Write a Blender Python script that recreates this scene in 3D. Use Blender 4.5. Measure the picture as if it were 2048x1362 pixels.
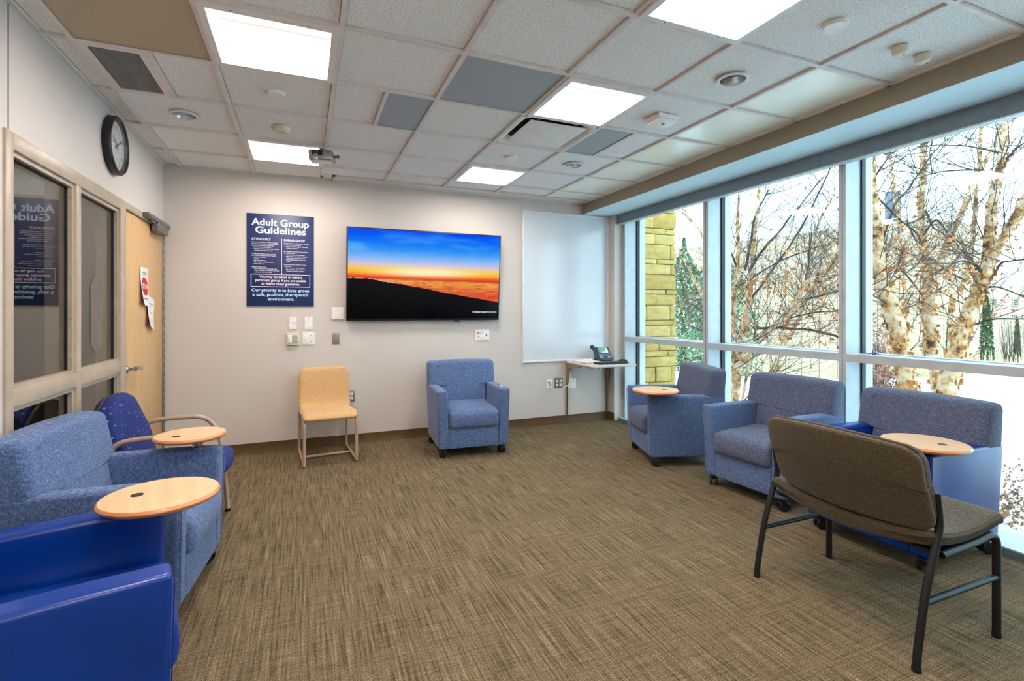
import bpy, bmesh, math, random
from mathutils import Vector, Matrix, noise
from math import sin, cos, pi, radians as RAD, sqrt, atan2

scene = bpy.context.scene
for o in list(bpy.data.objects):
    bpy.data.objects.remove(o)
random.seed(7)
COL = scene.collection

# ------------------------------------------------------------------ camera, sky, exposure
CAM_Z, YAW = 1.375, 0.3947
cd = bpy.data.cameras.new('camera')
cam = bpy.data.objects.new('camera', cd)
COL.objects.link(cam)
cam.location = (0, 0, CAM_Z)
cam.rotation_euler = (pi / 2, 0, -YAW)
cd.sensor_width = 36.0
cd.lens = 998.1 / 2048 * 36
cd.shift_y = -(681 - 623.1) / 2048
cd.clip_start, cd.clip_end = 0.05, 400
scene.camera = cam

SKY, LAMP = 5.4, 50.0
w = bpy.data.worlds.new('overcast_sky')
scene.world = w
w.use_nodes = True
nt = w.node_tree
bg = nt.nodes['Background']
tc = nt.nodes.new('ShaderNodeTexCoord')
nz = nt.nodes.new('ShaderNodeTexNoise')
nz.inputs['Scale'].default_value = 2.5
nz.inputs['Detail'].default_value = 4
cr = nt.nodes.new('ShaderNodeValToRGB')
cr.color_ramp.elements[0].color = (0.49, 0.80, 1.0, 1)
cr.color_ramp.elements[1].color = (0.58, 0.85, 1.0, 1)
nt.links.new(tc.outputs['Generated'], nz.inputs['Vector'])
nt.links.new(nz.outputs['Fac'], cr.inputs['Fac'])
nt.links.new(cr.outputs['Color'], bg.inputs['Color'])
bg.inputs['Strength'].default_value = SKY

vs = scene.view_settings
scene.display_settings.display_device = 'sRGB'
vs.view_transform = 'Standard'
vs.look = 'None'
vs.exposure = 0.0
vs.gamma = 1.0
vs.use_curve_mapping = False

# ------------------------------------------------------------------ tagging
def tag(o, label=None, cat=None, group=None, kind=None):
    if label: o['label'] = label
    if cat: o['category'] = cat
    if group: o['group'] = group
    if kind: o['kind'] = kind
    return o

def thing(name, label, cat, loc=(0, 0, 0), rz=0, group=None):
    o = bpy.data.objects.new(name, None)
    o.empty_display_size = 0.1
    COL.objects.link(o)
    o.location = loc
    o.rotation_euler = (0, 0, rz)
    return tag(o, label, cat, group)

def dup(o, parent=None):
    c = o.copy()
    COL.objects.link(c)
    c.parent = parent
    for ch in list(o.children):
        dup(ch, c)
    return c

# ------------------------------------------------------------------ mesh collector
class G:
    def __init__(s):
        s.v, s.f = [], []

    def add(s, vs, fs, M=None):
        n = len(s.v)
        if M is not None:
            vs = [M @ Vector(p) for p in vs]
        s.v += [tuple(p) for p in vs]
        s.f += [tuple(i + n for i in f) for f in fs]
        return s

    def box(s, c, d, M=None):
        x, y, z = (q / 2 for q in d)
        vs = [(c[0] + a * x, c[1] + b * y, c[2] + e * z) for a in (-1, 1) for b in (-1, 1) for e in (-1, 1)]
        return s.add(vs, [(0, 1, 3, 2), (4, 6, 7, 5), (0, 4, 5, 1), (2, 3, 7, 6), (0, 2, 6, 4), (1, 5, 7, 3)], M)

    def span(s, x0, x1, y0, y1, z0, z1, M=None):
        return s.box(((x0 + x1) / 2, (y0 + y1) / 2, (z0 + z1) / 2), (abs(x1 - x0), abs(y1 - y0), abs(z1 - z0)), M)

    def rbox(s, c, d, r=0.02, puff=(0, 0, 0), m=4, k=2, fn=None, M=None):
        h = [q / 2 for q in d]
        r = min(r, *(q * 0.999 for q in h))
        ax = []
        for a in range(3):
            inn = h[a] - r
            cs = [inn + r * math.tan(pi / 4 * t / k) for t in range(1, k + 1)]
            ms = [-inn + 2 * inn * t / m for t in range(m + 1)]
            ax.append([-q for q in reversed(cs)] + ms + cs)
        vs, idx, fs = [], {}, []

        def vert(p):
            q = [max(-(h[a] - r), min(h[a] - r, p[a])) for a in range(3)]
            dd = [p[a] - q[a] for a in range(3)]
            L = sqrt(sum(t * t for t in dd)) or 1
            o = [q[a] + r * dd[a] / L for a in range(3)]
            for a in range(3):
                if puff[a] and abs(abs(p[a]) - h[a]) < 1e-7:
                    b, e = (a + 1) % 3, (a + 2) % 3
                    o[a] += math.copysign(puff[a], p[a]) * (1 - (p[b] / h[b]) ** 2) * (1 - (p[e] / h[e]) ** 2)
            key = tuple(round(t, 6) for t in p)
            if key not in idx:
                idx[key] = len(vs)
                P = Vector((o[0] + c[0], o[1] + c[1], o[2] + c[2]))
                if fn: P = Vector(fn(P))
                vs.append(P)
            return idx[key]
        for a in range(3):
            b, e = (a + 1) % 3, (a + 2) % 3
            for sg in (-1, 1):
                for i in range(len(ax[b]) - 1):
                    for j in range(len(ax[e]) - 1):
                        q = []
                        for (ii, jj) in ((i, j), (i + 1, j), (i + 1, j + 1), (i, j + 1)):
                            p = [0, 0, 0]
                            p[a], p[b], p[e] = sg * h[a], ax[b][ii], ax[e][jj]
                            q.append(vert(p))
                        fs.append(tuple(q if sg > 0 else reversed(q)))
        return s.add(vs, fs, M)

    def tube(s, pts, r, n=8, cap=True, M=None, flat=1.0):
        pts = [Vector(p) for p in pts]
        N = len(pts)
        rs = r if isinstance(r, (list, tuple)) else [r] * N
        vs, fs = [], []
        u = None
        for i, p in enumerate(pts):
            t = (pts[min(i + 1, N - 1)] - pts[max(i - 1, 0)])
            if t.length < 1e-9: t = Vector((0, 0, 1))
            t.normalize()
            if u is None:
                u = t.cross(Vector((0, 0, 1)))
                if u.length < 1e-3: u = t.cross(Vector((1, 0, 0)))
            u = (u - t * u.dot(t))
            if u.length < 1e-6: u = t.orthogonal()
            u.normalize()
            b = t.cross(u)
            for k in range(n):
                a = 2 * pi * k / n
                vs.append(p + rs[i] * (cos(a) * u + flat * sin(a) * b))
        for i in range(N - 1):
            for k in range(n):
                a, b = i * n + k, i * n + (k + 1) % n
                fs.append((a, b, b + n, a + n))
        if cap:
            fs.append(tuple(reversed(range(n))))
            fs.append(tuple(range((N - 1) * n, N * n)))
        return s.add(vs, fs, M)

    def lathe(s, prof, n=24, M=None, cap0=True, cap1=True):
        vs, fs = [], []
        for (r, z) in prof:
            for k in range(n):
                a = 2 * pi * k / n
                vs.append((r * cos(a), r * sin(a), z))
        for i in range(len(prof) - 1):
            for k in range(n):
                a, b = i * n + k, i * n + (k + 1) % n
                fs.append((a, b, b + n, a + n))
        if cap0: fs.append(tuple(reversed(range(n))))
        if cap1: fs.append(tuple(range((len(prof) - 1) * n, len(prof) * n)))
        return s.add(vs, fs, M)

    def prism(s, poly, z0, z1, M=None):
        n = len(poly)
        vs = [(x, y, z0) for x, y in poly] + [(x, y, z1) for x, y in poly]
        fs = [tuple(reversed(range(n))), tuple(range(n, 2 * n))]
        fs += [(i, (i + 1) % n, (i + 1) % n + n, i + n) for i in range(n)]
        return s.add(vs, fs, M)

    def mesh(s, name, mat=None, angle=38):
        me = bpy.data.meshes.new(name)
        me.from_pydata(s.v, [], s.f)
        me.validate()
        if mat: me.materials.append(mat)
        me.polygons.foreach_set('use_smooth', [True] * len(me.polygons))
        me.set_sharp_from_angle(angle=RAD(angle))
        me.update()
        return me

    def build(s, name, mat, parent=None, loc=(0, 0, 0), rot=(0, 0, 0), angle=38):
        o = bpy.data.objects.new(name, s.mesh(name, mat, angle))
        COL.objects.link(o)
        o.parent = parent
        o.location = loc
        o.rotation_euler = rot
        return o

def place(name, me, parent, loc=(0, 0, 0), rot=(0, 0, 0)):
    o = bpy.data.objects.new(name, me)
    COL.objects.link(o)
    o.parent = parent
    o.location = loc
    o.rotation_euler = rot
    return o

def RX(a): return Matrix.Rotation(a, 4, 'X')
def RY(a): return Matrix.Rotation(a, 4, 'Y')
def RZ(a): return Matrix.Rotation(a, 4, 'Z')
def T(*p): return Matrix.Translation(Vector(p))
FRONT = RX(pi / 2)          # local XY -> upright, facing -Y

def bez(pts, n=8):
    """smooth polyline through points (Catmull-Rom)"""
    P = [Vector(p) for p in pts]
    P = [2 * P[0] - P[1]] + P + [2 * P[-1] - P[-2]]
    out = []
    for i in range(1, len(P) - 2):
        for k in range(n):
            t = k / n
            a, b, c, d = P[i - 1], P[i], P[i + 1], P[i + 2]
            out.append(0.5 * ((2 * b) + (c - a) * t + (2 * a - 5 * b + 4 * c - d) * t * t + (3 * b - a - 3 * c + d) * t ** 3))
    out.append(P[-2])
    return out

def fillet(pts, r, n=6):
    P = [Vector(p) for p in pts]
    out = [P[0]]
    for i in range(1, len(P) - 1):
        a, b = (P[i - 1] - P[i]), (P[i + 1] - P[i])
        d = min(r, a.length * 0.48, b.length * 0.48)
        p0, p1 = P[i] + a.normalized() * d, P[i] + b.normalized() * d
        for k in range(n + 1):
            t = k / n
            out.append((1 - t) ** 2 * p0 + 2 * t * (1 - t) * P[i] + t * t * p1)
    out.append(P[-1])
    return out

# ------------------------------------------------------------------ materials
def srgb(r, g, b):
    f = lambda c: (c / 255 / 12.92) if c / 255 <= 0.04045 else ((c / 255 + 0.055) / 1.055) ** 2.4
    return (f(r), f(g), f(b), 1)

class M:
    """small node graph builder around one Principled BSDF"""
    def __init__(s, name, col=(200, 200, 200), rough=0.6, metal=0.0, spec=0.5, coat=0.0):
        s.m = bpy.data.materials.new(name)
        s.m.use_nodes = True
        s.nt = s.m.node_tree
        s.b = s.nt.nodes['Principled BSDF']
        s.out = s.nt.nodes['Material Output']
        s.b.inputs['Base Color'].default_value = srgb(*col)
        s.b.inputs['Roughness'].default_value = rough
        s.b.inputs['Metallic'].default_value = metal
        s.b.inputs['Specular IOR Level'].default_value = spec
        s.b.inputs['Coat Weight'].default_value = coat
        s.tc = None

    def n(s, t, **kw):
        nd = s.nt.nodes.new('ShaderNode' + t)
        for k, v in kw.items():
            if k in nd.inputs: nd.inputs[k].default_value = v
            else: setattr(nd, k, v)
        return nd

    def l(s, a, b): s.nt.links.new(a, b)

    def vec(s, scale=(1, 1, 1), rot=(0, 0, 0)):
        if not s.tc: s.tc = s.n('TexCoord')
        mp = s.n('Mapping')
        mp.inputs['Scale'].default_value = scale
        mp.inputs['Rotation'].default_value = rot
        s.l(s.tc.outputs['Object'], mp.inputs['Vector'])
        return mp.outputs['Vector']

    def noise(s, scale=(1, 1, 1), sc=1.0, detail=3, rough=0.5):
        nd = s.n('TexNoise', Scale=sc, Detail=detail, Roughness=rough)
        s.l(s.vec(scale), nd.inputs['Vector'])
        return nd.outputs['Fac']

    def ramp(s, fac, stops):
        r = s.n('ValToRGB')
        e = r.color_ramp.elements
        while len(e) < len(stops): e.new(0.5)
        for i, (p, c) in enumerate(stops):
            e[i].position = p
            e[i].color = srgb(*c) if len(c) == 3 else c
        s.l(fac, r.inputs['Fac'])
        return r.outputs['Color']

    def mix(s, fac, a, b, mode='MIX'):
        nd = s.n('Mix', data_type='RGBA', blend_type=mode)
        for sock, v in ((nd.inputs['Factor'], fac), (nd.inputs[6], a), (nd.inputs[7], b)):
            if hasattr(v, 'links') or hasattr(v, 'is_linked'): s.l(v, sock)
            else: sock.default_value = v if not isinstance(v, tuple) else (srgb(*v) if len(v) == 3 else v)
        return nd.outputs[2]

    def math(s, op, a, b=0.0):
        nd = s.n('Math', operation=op)
        for sock, v in ((nd.inputs[0], a), (nd.inputs[1], b)):
            if hasattr(v, 'is_linked'): s.l(v, sock)
            else: sock.default_value = v
        return nd.outputs[0]

    def color(s, sock):
        s.l(sock, s.b.inputs['Base Color'])
        return s

    def bump(s, h, strength=0.2, dist=0.01):
        nd = s.n('Bump', Strength=strength, Distance=dist)
        s.l(h, nd.inputs['Height'])
        s.l(nd.outputs['Normal'], s.b.inputs['Normal'])
        return s

def plain(name, col, rough=0.6, metal=0.0, spec=0.5, var=0.06, sc=12.0, coat=0.0):
    """procedural material: base colour with a little soft mottling"""
    q = M(name, col, rough, metal, spec, coat)
    f = q.noise(sc=sc, detail=3)
    lo = tuple(max(0, c * (1 - var)) for c in col)
    hi = tuple(min(255, c * (1 + var * 0.6)) for c in col)
    q.color(q.ramp(f, [(0.35, lo), (0.65, hi)]))
    return q.m

def emit(name, col, strength):
    q = M(name, (0, 0, 0), 0.4)
    q.b.inputs['Emission Color'].default_value = col
    q.b.inputs['Emission Strength'].default_value = strength
    return q.m

def wall_paint(name, col):
    q = M(name, col, 0.62, spec=0.3)
    f = q.noise(sc=1.2, detail=2)
    q.color(q.ramp(f, [(0.3, tuple(c * 0.98 for c in col)), (0.7, tuple(min(255, c * 1.01) for c in col))]))
    q.bump(q.noise(sc=260, detail=2), 0.05, 0.002)
    return q.m

def fabric(name, dark, mid, light, rough=0.85, gs=1.0):
    """heathered upholstery: short horizontal and vertical threads"""
    q = M(name, mid, rough, spec=0.25)
    q.b.inputs['Sheen Weight'].default_value = 0.15
    a = q.noise((60 * gs, 60 * gs, 520 * gs), 1.0, 2, 0.6)
    b = q.noise((420 * gs, 420 * gs, 60 * gs), 1.0, 2, 0.6)
    s = q.math('MULTIPLY', q.math('ADD', q.math('MULTIPLY', a, 1.3), b), 0.435)
    big = q.noise(sc=5, detail=2)
    c = q.ramp(s, [(0.36, dark), (0.5, mid), (0.66, light)])
    c2 = q.mix(q.math('MULTIPLY', big, 0.25), c, mid)
    q.color(c2)
    q.bump(s, 0.25, 0.002)
    return q.m

def leather(name, col, rough=0.32):
    q = M(name, col, rough, spec=0.5)
    f = q.noise(sc=3, detail=2)
    q.color(q.ramp(f, [(0.3, tuple(c * 0.85 for c in col)), (0.7, col)]))
    v = q.n('TexVoronoi', Scale=420.0)
    q.l(q.vec(), v.inputs['Vector'])
    q.bump(v.outputs['Distance'], 0.08, 0.001)
    return q.m

def wood(name, a, b, rough=0.35, scale=(30, 2.2, 2.2)):
    q = M(name, a, rough, spec=0.5, coat=0.15)
    f = q.noise(scale, 1.0, 5, 0.55)
    g = q.noise(tuple(t * 6 for t in scale), 1.0, 2)
    q.color(q.ramp(q.math('ADD', q.math('MULTIPLY', f, 0.75), q.math('MULTIPLY', g, 0.25)), [(0.3, a), (0.7, b)]))
    return q.m

def glass(name, tint=(1, 1, 1, 1), f0=0.05):
    q = M(name)
    lw = q.n('LayerWeight', Blend=0.5)
    p5 = q.math('POWER', lw.outputs['Facing'], 5.0)
    fac = q.math('ADD', q.math('MULTIPLY', p5, 1 - f0), f0)
    tr = q.n('BsdfTransparent')
    tr.inputs['Color'].default_value = tint
    gl = q.n('BsdfGlossy', Roughness=0.0)
    mx = q.n('MixShader')
    q.l(fac, mx.inputs[0]); q.l(tr.outputs[0], mx.inputs[1]); q.l(gl.outputs[0], mx.inputs[2])
    q.l(mx.outputs[0], q.out.inputs['Surface'])
    q.nt.nodes.remove(q.b)
    return q.m

mt = {}
mt['wall'] = wall_paint('wall_paint', (207, 198, 189))
mt['wall_left'] = wall_paint('wall_paint_left', (208, 199, 191))
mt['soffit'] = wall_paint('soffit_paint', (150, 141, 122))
mt['soffit_under'] = wall_paint('soffit_daylight_tint', (206, 230, 236))  # cyan cast of the daylight is tinted into the underside colour
mt['base'] = plain('vinyl_cove_base', (88, 66, 36), 0.5, spec=0.25)
mt['frame_tan'] = plain('tan_painted_steel', (178, 162, 142), 0.38, spec=0.4, var=0.04)
mt['alu'] = plain('clear_anodised_aluminium', (186, 192, 194), 0.4, metal=0.1, var=0.03)
mt['white_alu'] = plain('white_aluminium_trim', (232, 236, 238), 0.35, var=0.02)
mt['gasket'] = plain('dark_gasket', (20, 24, 28), 0.5)
mt['house'] = plain('grey_shade_housing', (112, 128, 138), 0.5, metal=0.1, var=0.03)
mt['white_plastic'] = plain('white_plastic', (238, 233, 228), 0.35, var=0.03)
mt['ivory'] = plain('ivory_plastic', (214, 208, 184), 0.4, var=0.03)
mt['black_plastic'] = plain('black_plastic', (18, 19, 22), 0.42, var=0.1)
mt['black_metal'] = plain('black_powder_coat', (9, 9, 10), 0.5, var=0.1)
mt['navy_plastic'] = plain('dark_slate_plastic', (30, 40, 54), 0.42, var=0.08)
mt['chrome'] = plain('brushed_chrome', (190, 190, 190), 0.22, metal=1.0, var=0.05)
mt['steel'] = plain('stainless_plate', (168, 170, 168), 0.32, metal=0.9, var=0.05)
mt['grey_metal'] = plain('grey_painted_metal', (118, 112, 108), 0.4, metal=0.4, var=0.05)
mt['dark'] = plain('dark_void', (12, 12, 12), 0.8)
mt['tan_steel'] = plain('tan_enamel_tube', (182, 152, 132), 0.26, var=0.04, coat=0.3)
mt['tbar'] = plain('ceiling_grid_paint', (222, 213, 208), 0.45, var=0.03)
mt['lampframe'] = plain('white_lamp_frame', (226, 222, 216), 0.4, var=0.02)
mt['paper'] = plain('white_paper', (232, 228, 224), 0.8, var=0.03)
mt['red'] = plain('red_print', (206, 40, 36), 0.7, var=0.04)
mt['ink'] = plain('black_print', (30, 28, 30), 0.7)
mt['grey_ink'] = plain('grey_print', (120, 116, 116), 0.7)
mt['clock_face'] = plain('clock_dial', (224, 226, 228), 0.5, var=0.02)
mt['sign_blue'] = plain('navy_sign_panel', (24, 42, 92), 0.4, var=0.04)
mt['sign_text'] = plain('pale_blue_print', (206, 220, 242), 0.6, var=0.02)
mt['sign_pink'] = plain('white_print', (238, 226, 232), 0.6, var=0.02)
mt['sign_cyan'] = plain('light_cyan_print', (184, 222, 244), 0.6, var=0.02)
mt['blue_fab'] = fabric('blue_heather_fabric', (42, 60, 96), (78, 101, 142), (140, 160, 190))
mt['grey_fab'] = fabric('slate_heather_fabric', (44, 52, 74), (80, 88, 112), (126, 135, 158))
mt['olive_fab'] = fabric('olive_bench_fabric', (46, 39, 27), (74, 63, 45), (112, 98, 74), gs=1.3)
mt['tan_fab'] = fabric('tan_chair_fabric', (168, 128, 80), (204, 163, 110), (226, 190, 142), gs=1.3)
mt['vinyl'] = leather('royal_blue_vinyl', (0, 55, 146), 0.26)
mt['maple'] = wood('maple_door_veneer', (200, 158, 106), (222, 182, 130), 0.45, (24, 24, 1.6))
mt['tablet'] = wood('maple_tablet_top', (226, 178, 132), (240, 198, 154), 0.28, (3, 30, 3))
mt['tablet_edge'] = wood('beech_tablet_edge', (196, 118, 62), (222, 150, 92), 0.3, (3, 3, 120))
mt['desk'] = plain('pale_laminate', (214, 202, 184), 0.4, var=0.03)
mt['desk_edge'] = plain('taupe_bracket', (140, 116, 98), 0.45, var=0.05)
mt['pane_out'] = glass('clear_window_glass', (0.97, 0.985, 0.98, 1), 0.03)
mt['pane_in'] = glass('tinted_interior_glass', (0.78, 0.78, 0.74, 1), 0.11)

def m_carpet():
    q = M('woven_carpet', (120, 100, 72), 0.95, spec=0.1)
    a = q.noise((100, 3.0, 1), 1.0, 2, 0.6)          # long strands running into the room
    b = q.noise((4.5, 80, 1), 1.0, 2, 0.6)          # cross strands
    big = q.noise((2.4, 1.6, 1), 1.0, 3)
    s1 = q.ramp(a, [(0.36, (82, 74, 50)), (0.47, (134, 115, 86)), (0.60, (150, 130, 100)), (0.70, (180, 158, 126))])
    s2 = q.ramp(b, [(0.36, (86, 78, 54)), (0.46, (140, 120, 92)), (0.70, (170, 149, 118))])
    c = q.mix(q.math('ADD', q.math('MULTIPLY', big, 0.5), 0.06), s1, s2)
    fine = q.noise((300, 170, 1), 1.0, 2, 0.7)
    sp = q.ramp(fine, [(0.34, (70, 70, 70)), (0.5, (128, 128, 128)), (0.66, (210, 210, 210))])
    c = q.mix(0.8, c, sp, 'OVERLAY')
    q.color(c)
    q.bump(q.math('ADD', fine, q.math('MULTIPLY', a, 0.5)), 0.5, 0.004)
    return q.m
mt['carpet'] = m_carpet()

def m_tile():
    q = M('mineral_fibre_tile', (200, 194, 184), 0.9, spec=0.15)
    f = q.noise(sc=110, detail=4, rough=0.75)
    q.color(q.ramp(f, [(0.36, (206, 204, 200)), (0.52, (240, 239, 236)), (0.7, (248, 247, 245))]))
    q.bump(f, 0.5, 0.004)
    return q.m
mt['tile'] = m_tile()
mt['smooth_tile'] = plain('smooth_vinyl_faced_tile', (246, 243, 226), 0.26, var=0.02, sc=2)  # cream base includes the yellow glow reflected from outside

def m_perf(name, base, hole, sc):
    q = M(name, base, 0.55, metal=0.0)
    v = q.n('TexVoronoi', Scale=sc, feature='F1')
    v.inputs['Randomness'].default_value = 0.0
    q.l(q.vec(), v.inputs['Vector'])
    q.color(q.ramp(v.outputs['Distance'], [(0.30, hole), (0.42, base)]))
    return q.m
mt['perf_grey'] = m_perf('perforated_grey_metal', (158, 166, 172), (60, 66, 74), 85)
mt['perf_tan'] = m_perf('perforated_beige_metal', (176, 160, 134), (78, 70, 58), 75)

def m_star():
    q = M('blue_star_fabric', (22, 36, 110), 0.7, spec=0.3)
    v = q.n('TexVoronoi', Scale=34.0)
    v.inputs['Randomness'].default_value = 0.55
    q.l(q.vec(), v.inputs['Vector'])
    d, cc = v.outputs['Distance'], v.outputs['Color']
    sep = q.n('SeparateColor')
    q.l(cc, sep.inputs[0])
    dot = q.ramp(d, [(0.12, (255, 255, 255)), (0.19, (0, 0, 0))])
    hue = q.ramp(sep.outputs[0], [(0.3, (92, 170, 226)), (0.6, (176, 160, 120)), (0.8, (60, 90, 190))])
    n = q.noise(sc=90, detail=2)
    base = q.ramp(n, [(0.35, (20, 34, 92)), (0.65, (34, 50, 118))])
    q.color(q.mix(dot, base, hue))
    ring = q.ramp(d, [(0.30, (0, 0, 0)), (0.33, (255, 255, 255)), (0.36, (255, 255, 255)), (0.39, (0, 0, 0))])
    gate = q.ramp(sep.outputs[1], [(0.62, (0, 0, 0)), (0.66, (255, 255, 255))])
    c = q.mix(q.math('MULTIPLY', q.math('MULTIPLY', ring, gate), 0.35), q.mix(dot, base, hue), (110, 120, 200))
    q.color(c)
    return q.m
mt['star'] = m_star()

def m_stone():
    q = M('yellow_split_face_stone', (214, 192, 110), 0.9, spec=0.15)
    f = q.noise((6, 6, 14), 1.0, 5, 0.6)
    inf = q.n('ObjectInfo')
    c = q.ramp(f, [(0.3, (186, 152, 84)), (0.5, (204, 172, 104)), (0.7, (214, 186, 124))])
    tint = q.ramp(inf.outputs['Random'], [(0.0, (226, 216, 190)), (1.0, (255, 255, 255))])
    q.color(q.mix(1.0, c, tint, 'MULTIPLY'))
    q.bump(q.noise(sc=22, detail=5, rough=0.65), 0.6, 0.02)
    return q.m
mt['stone'] = m_stone()
mt['mortar'] = plain('sand_mortar', (150, 128, 84), 0.95)

def m_snow():
    q = M('fresh_snow', (236, 240, 244), 0.8, spec=0.2)
    f = q.noise(sc=0.35, detail=5, rough=0.6)
    q.color(q.ramp(f, [(0.3, (222, 226, 230)), (0.6, (244, 246, 248))]))
    q.bump(q.noise(sc=2.2, detail=6, rough=0.6), 0.4, 0.08)
    return q.m
mt['snow'] = m_snow()

def m_bark():
    q = M('peeling_birch_bark', (220, 190, 150), 0.8, spec=0.2)
    f = q.noise((6, 6, 8), 1.0, 5, 0.68)
    c = q.ramp(f, [(0.34, (40, 28, 22)), (0.40, (120, 76, 44)), (0.45, (176, 128, 78)), (0.52, (196, 160, 122)), (0.64, (206, 182, 160))])
    q.color(c)
    q.bump(f, 0.6, 0.02)
    return q.m
mt['bark'] = m_bark()

def m_twig(name, lo, hi, snow=True):
    q = M(name, lo, 0.8, spec=0.2)
    f = q.noise(sc=14, detail=3)
    c = q.ramp(f, [(0.35, lo), (0.65, hi)])
    if snow:
        ge = q.n('NewGeometry')
        sx = q.n('SeparateXYZ')
        q.l(ge.outputs['Normal'], sx.inputs[0])
        g = q.math('MULTIPLY', q.ramp(sx.outputs['Z'], [(0.72, (0, 0, 0)), (0.86, (255, 255, 255))]),
                   q.ramp(q.noise(sc=2.5, detail=2), [(0.5, (0, 0, 0)), (0.58, (255, 255, 255))]))
        c = q.mix(g, c, (240, 244, 248))
    q.color(c)
    return q.m
mt['limb'] = m_twig('snow_dusted_limb', (48, 38, 32), (96, 68, 50))
mt['twig'] = m_twig('bare_twig', (54, 44, 40), (98, 80, 70), False)
mt['flake'] = plain('curled_bark_flake', (182, 120, 64), 0.8, var=0.35, sc=9)
mt['dry_leaf'] = plain('dry_brown_leaf', (188, 112, 56), 0.8, var=0.35, sc=6)
mt['rust_leaf'] = plain('rust_oak_leaf', (158, 104, 84), 0.85, var=0.3, sc=6)
mt['needle'] = plain('evergreen_foliage', (96, 118, 74), 0.9, var=0.4, sc=3)
mt['needle_dark'] = plain('dark_evergreen_foliage', (62, 84, 44), 0.9, var=0.4, sc=3)
mt['dry_grass'] = plain('dry_tan_grass', (214, 190, 140), 0.9, var=0.2, sc=5)
mt['litter'] = plain('snowy_leaf_litter', (160, 120, 84), 0.9, var=0.45, sc=9)

def m_facade():
    q = M('beige_precast_panels', (182, 155, 126), 0.85, spec=0.15)
    f = q.noise(sc=0.5, detail=4)
    g = q.noise(sc=60, detail=2)
    c = q.ramp(q.math('ADD', q.math('MULTIPLY', f, 0.6), q.math('MULTIPLY', g, 0.4)), [(0.35, (172, 147, 119)), (0.65, (188, 162, 133))])
    q.color(c)
    return q.m
mt['facade'] = m_facade()
mt['facade2'] = plain('pale_facade', (190, 162, 134), 0.85, var=0.04, sc=0.6)
mt['coping'] = plain('roof_coping', (164, 150, 126), 0.7)
mt['stack'] = plain('blue_grey_stack', (108, 118, 128), 0.7)
mt['farglass'] = plain('dark_far_window', (64, 78, 92), 0.2)
# ================================================================== THE ROOM
XL, XR, YB, YN, HC = -1.185, 3.60, 5.43, -1.25, 2.712
XS, ZS = 3.211, 2.588                    # soffit face and underside
XM, XG = 3.72, 3.925                     # window frame face, glass

def struct(g, name, mat, parent=None, **k):
    o = g.build(name, mat, parent, **k)
    if parent is None: o['kind'] = 'structure'
    return o

floor_ = struct(G().span(XL - 0.1, 3.66, YN, YB + 0.05, -0.12, 0), 'floor', mt['carpet'])
# walls
wl = G().span(XL - 0.14, XL, YN, 2.793, 0, HC + 0.15)
wl.span(XL - 0.14, XL, 2.793, YB + 0.1, 2.16, HC + 0.15)
wall_left = struct(wl, 'wall_left', mt['wall_left'])
G().span(XL - 0.002, XL + 0.0015, 2.834, 2.842, 2.16, HC).build('reveal_joint', mt['grey_ink'], wall_left)
wall_back = struct(G().span(XL - 0.14, 4.02, YB, YB + 0.14, 0, HC + 0.15), 'wall_back', mt['wall'])
wr = G().span(XR, 4.02, 5.30, YB, 0, ZS + 0.3)
wall_right = struct(wr, 'wall_right', mt['wall'])
wall_rear = struct(G().span(XL - 0.14, 4.05, YN - 0.12, YN, 0, HC + 0.15), 'wall_rear', mt['white_alu'] if False else mt['wall'])
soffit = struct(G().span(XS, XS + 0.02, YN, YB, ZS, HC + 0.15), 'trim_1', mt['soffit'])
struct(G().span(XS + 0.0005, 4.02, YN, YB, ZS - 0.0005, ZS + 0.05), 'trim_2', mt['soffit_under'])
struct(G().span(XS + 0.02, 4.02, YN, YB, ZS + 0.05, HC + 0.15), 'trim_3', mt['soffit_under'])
# baseboard with a small coved toe
def cove(name, p0, p1, nrm):
    (x0, y0), (x1, y1) = p0, p1
    nx, ny = nrm
    g = G()
    prof = [(0, 0.001), (0.018, 0.001), (0.014, 0.008), (0.005, 0.02), (0.004, 0.098), (0.0, 0.1)]
    vs = []
    for (x, y) in (p0, p1):
        for d, z in prof: vs.append((x + nx * d, y + ny * d, z))
    n = len(prof)
    g.add(vs, [(i, (i + 1) % n, (i + 1) % n + n, i + n) for i in range(n)] + [tuple(range(n)), tuple(reversed(range(n, 2 * n)))])
    return struct(g, name, mt['base'], angle=60)
cove('baseboard_back', (XL, YB), (XR, YB), (0, -1))
cove('baseboard_right', (XR, YB), (XR, 5.30), (-1, 0))
cove('baseboard_left', (XL, YN), (XL, 2.82), (1, 0))

# ---------------------------------------------------------------- ceiling: slab > tiles, grid bars
GX = [-1.055 + 0.6096 * i for i in range(8)]
GY = [4.92 - 0.6096 * j for j in range(11)]
ceiling = struct(G().span(XL - 0.14, XS + 0.1, YN, YB + 0.1, HC + 0.06, HC + 0.15), 'ceiling', mt['dark'])
LAMPS = {(1, 0), (1, 3), (4, 0), (4, 3), (4, 5), (1, 6), (4, 8), (1, 9)}
FULL = {(3, 3): 'perf_grey', (0, 3): 'perf_tan'}
HALF = {(0, 2): 'L', (2, 2): 'R', (5, 2): 'L'}
ZT = HC + 0.014

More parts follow.
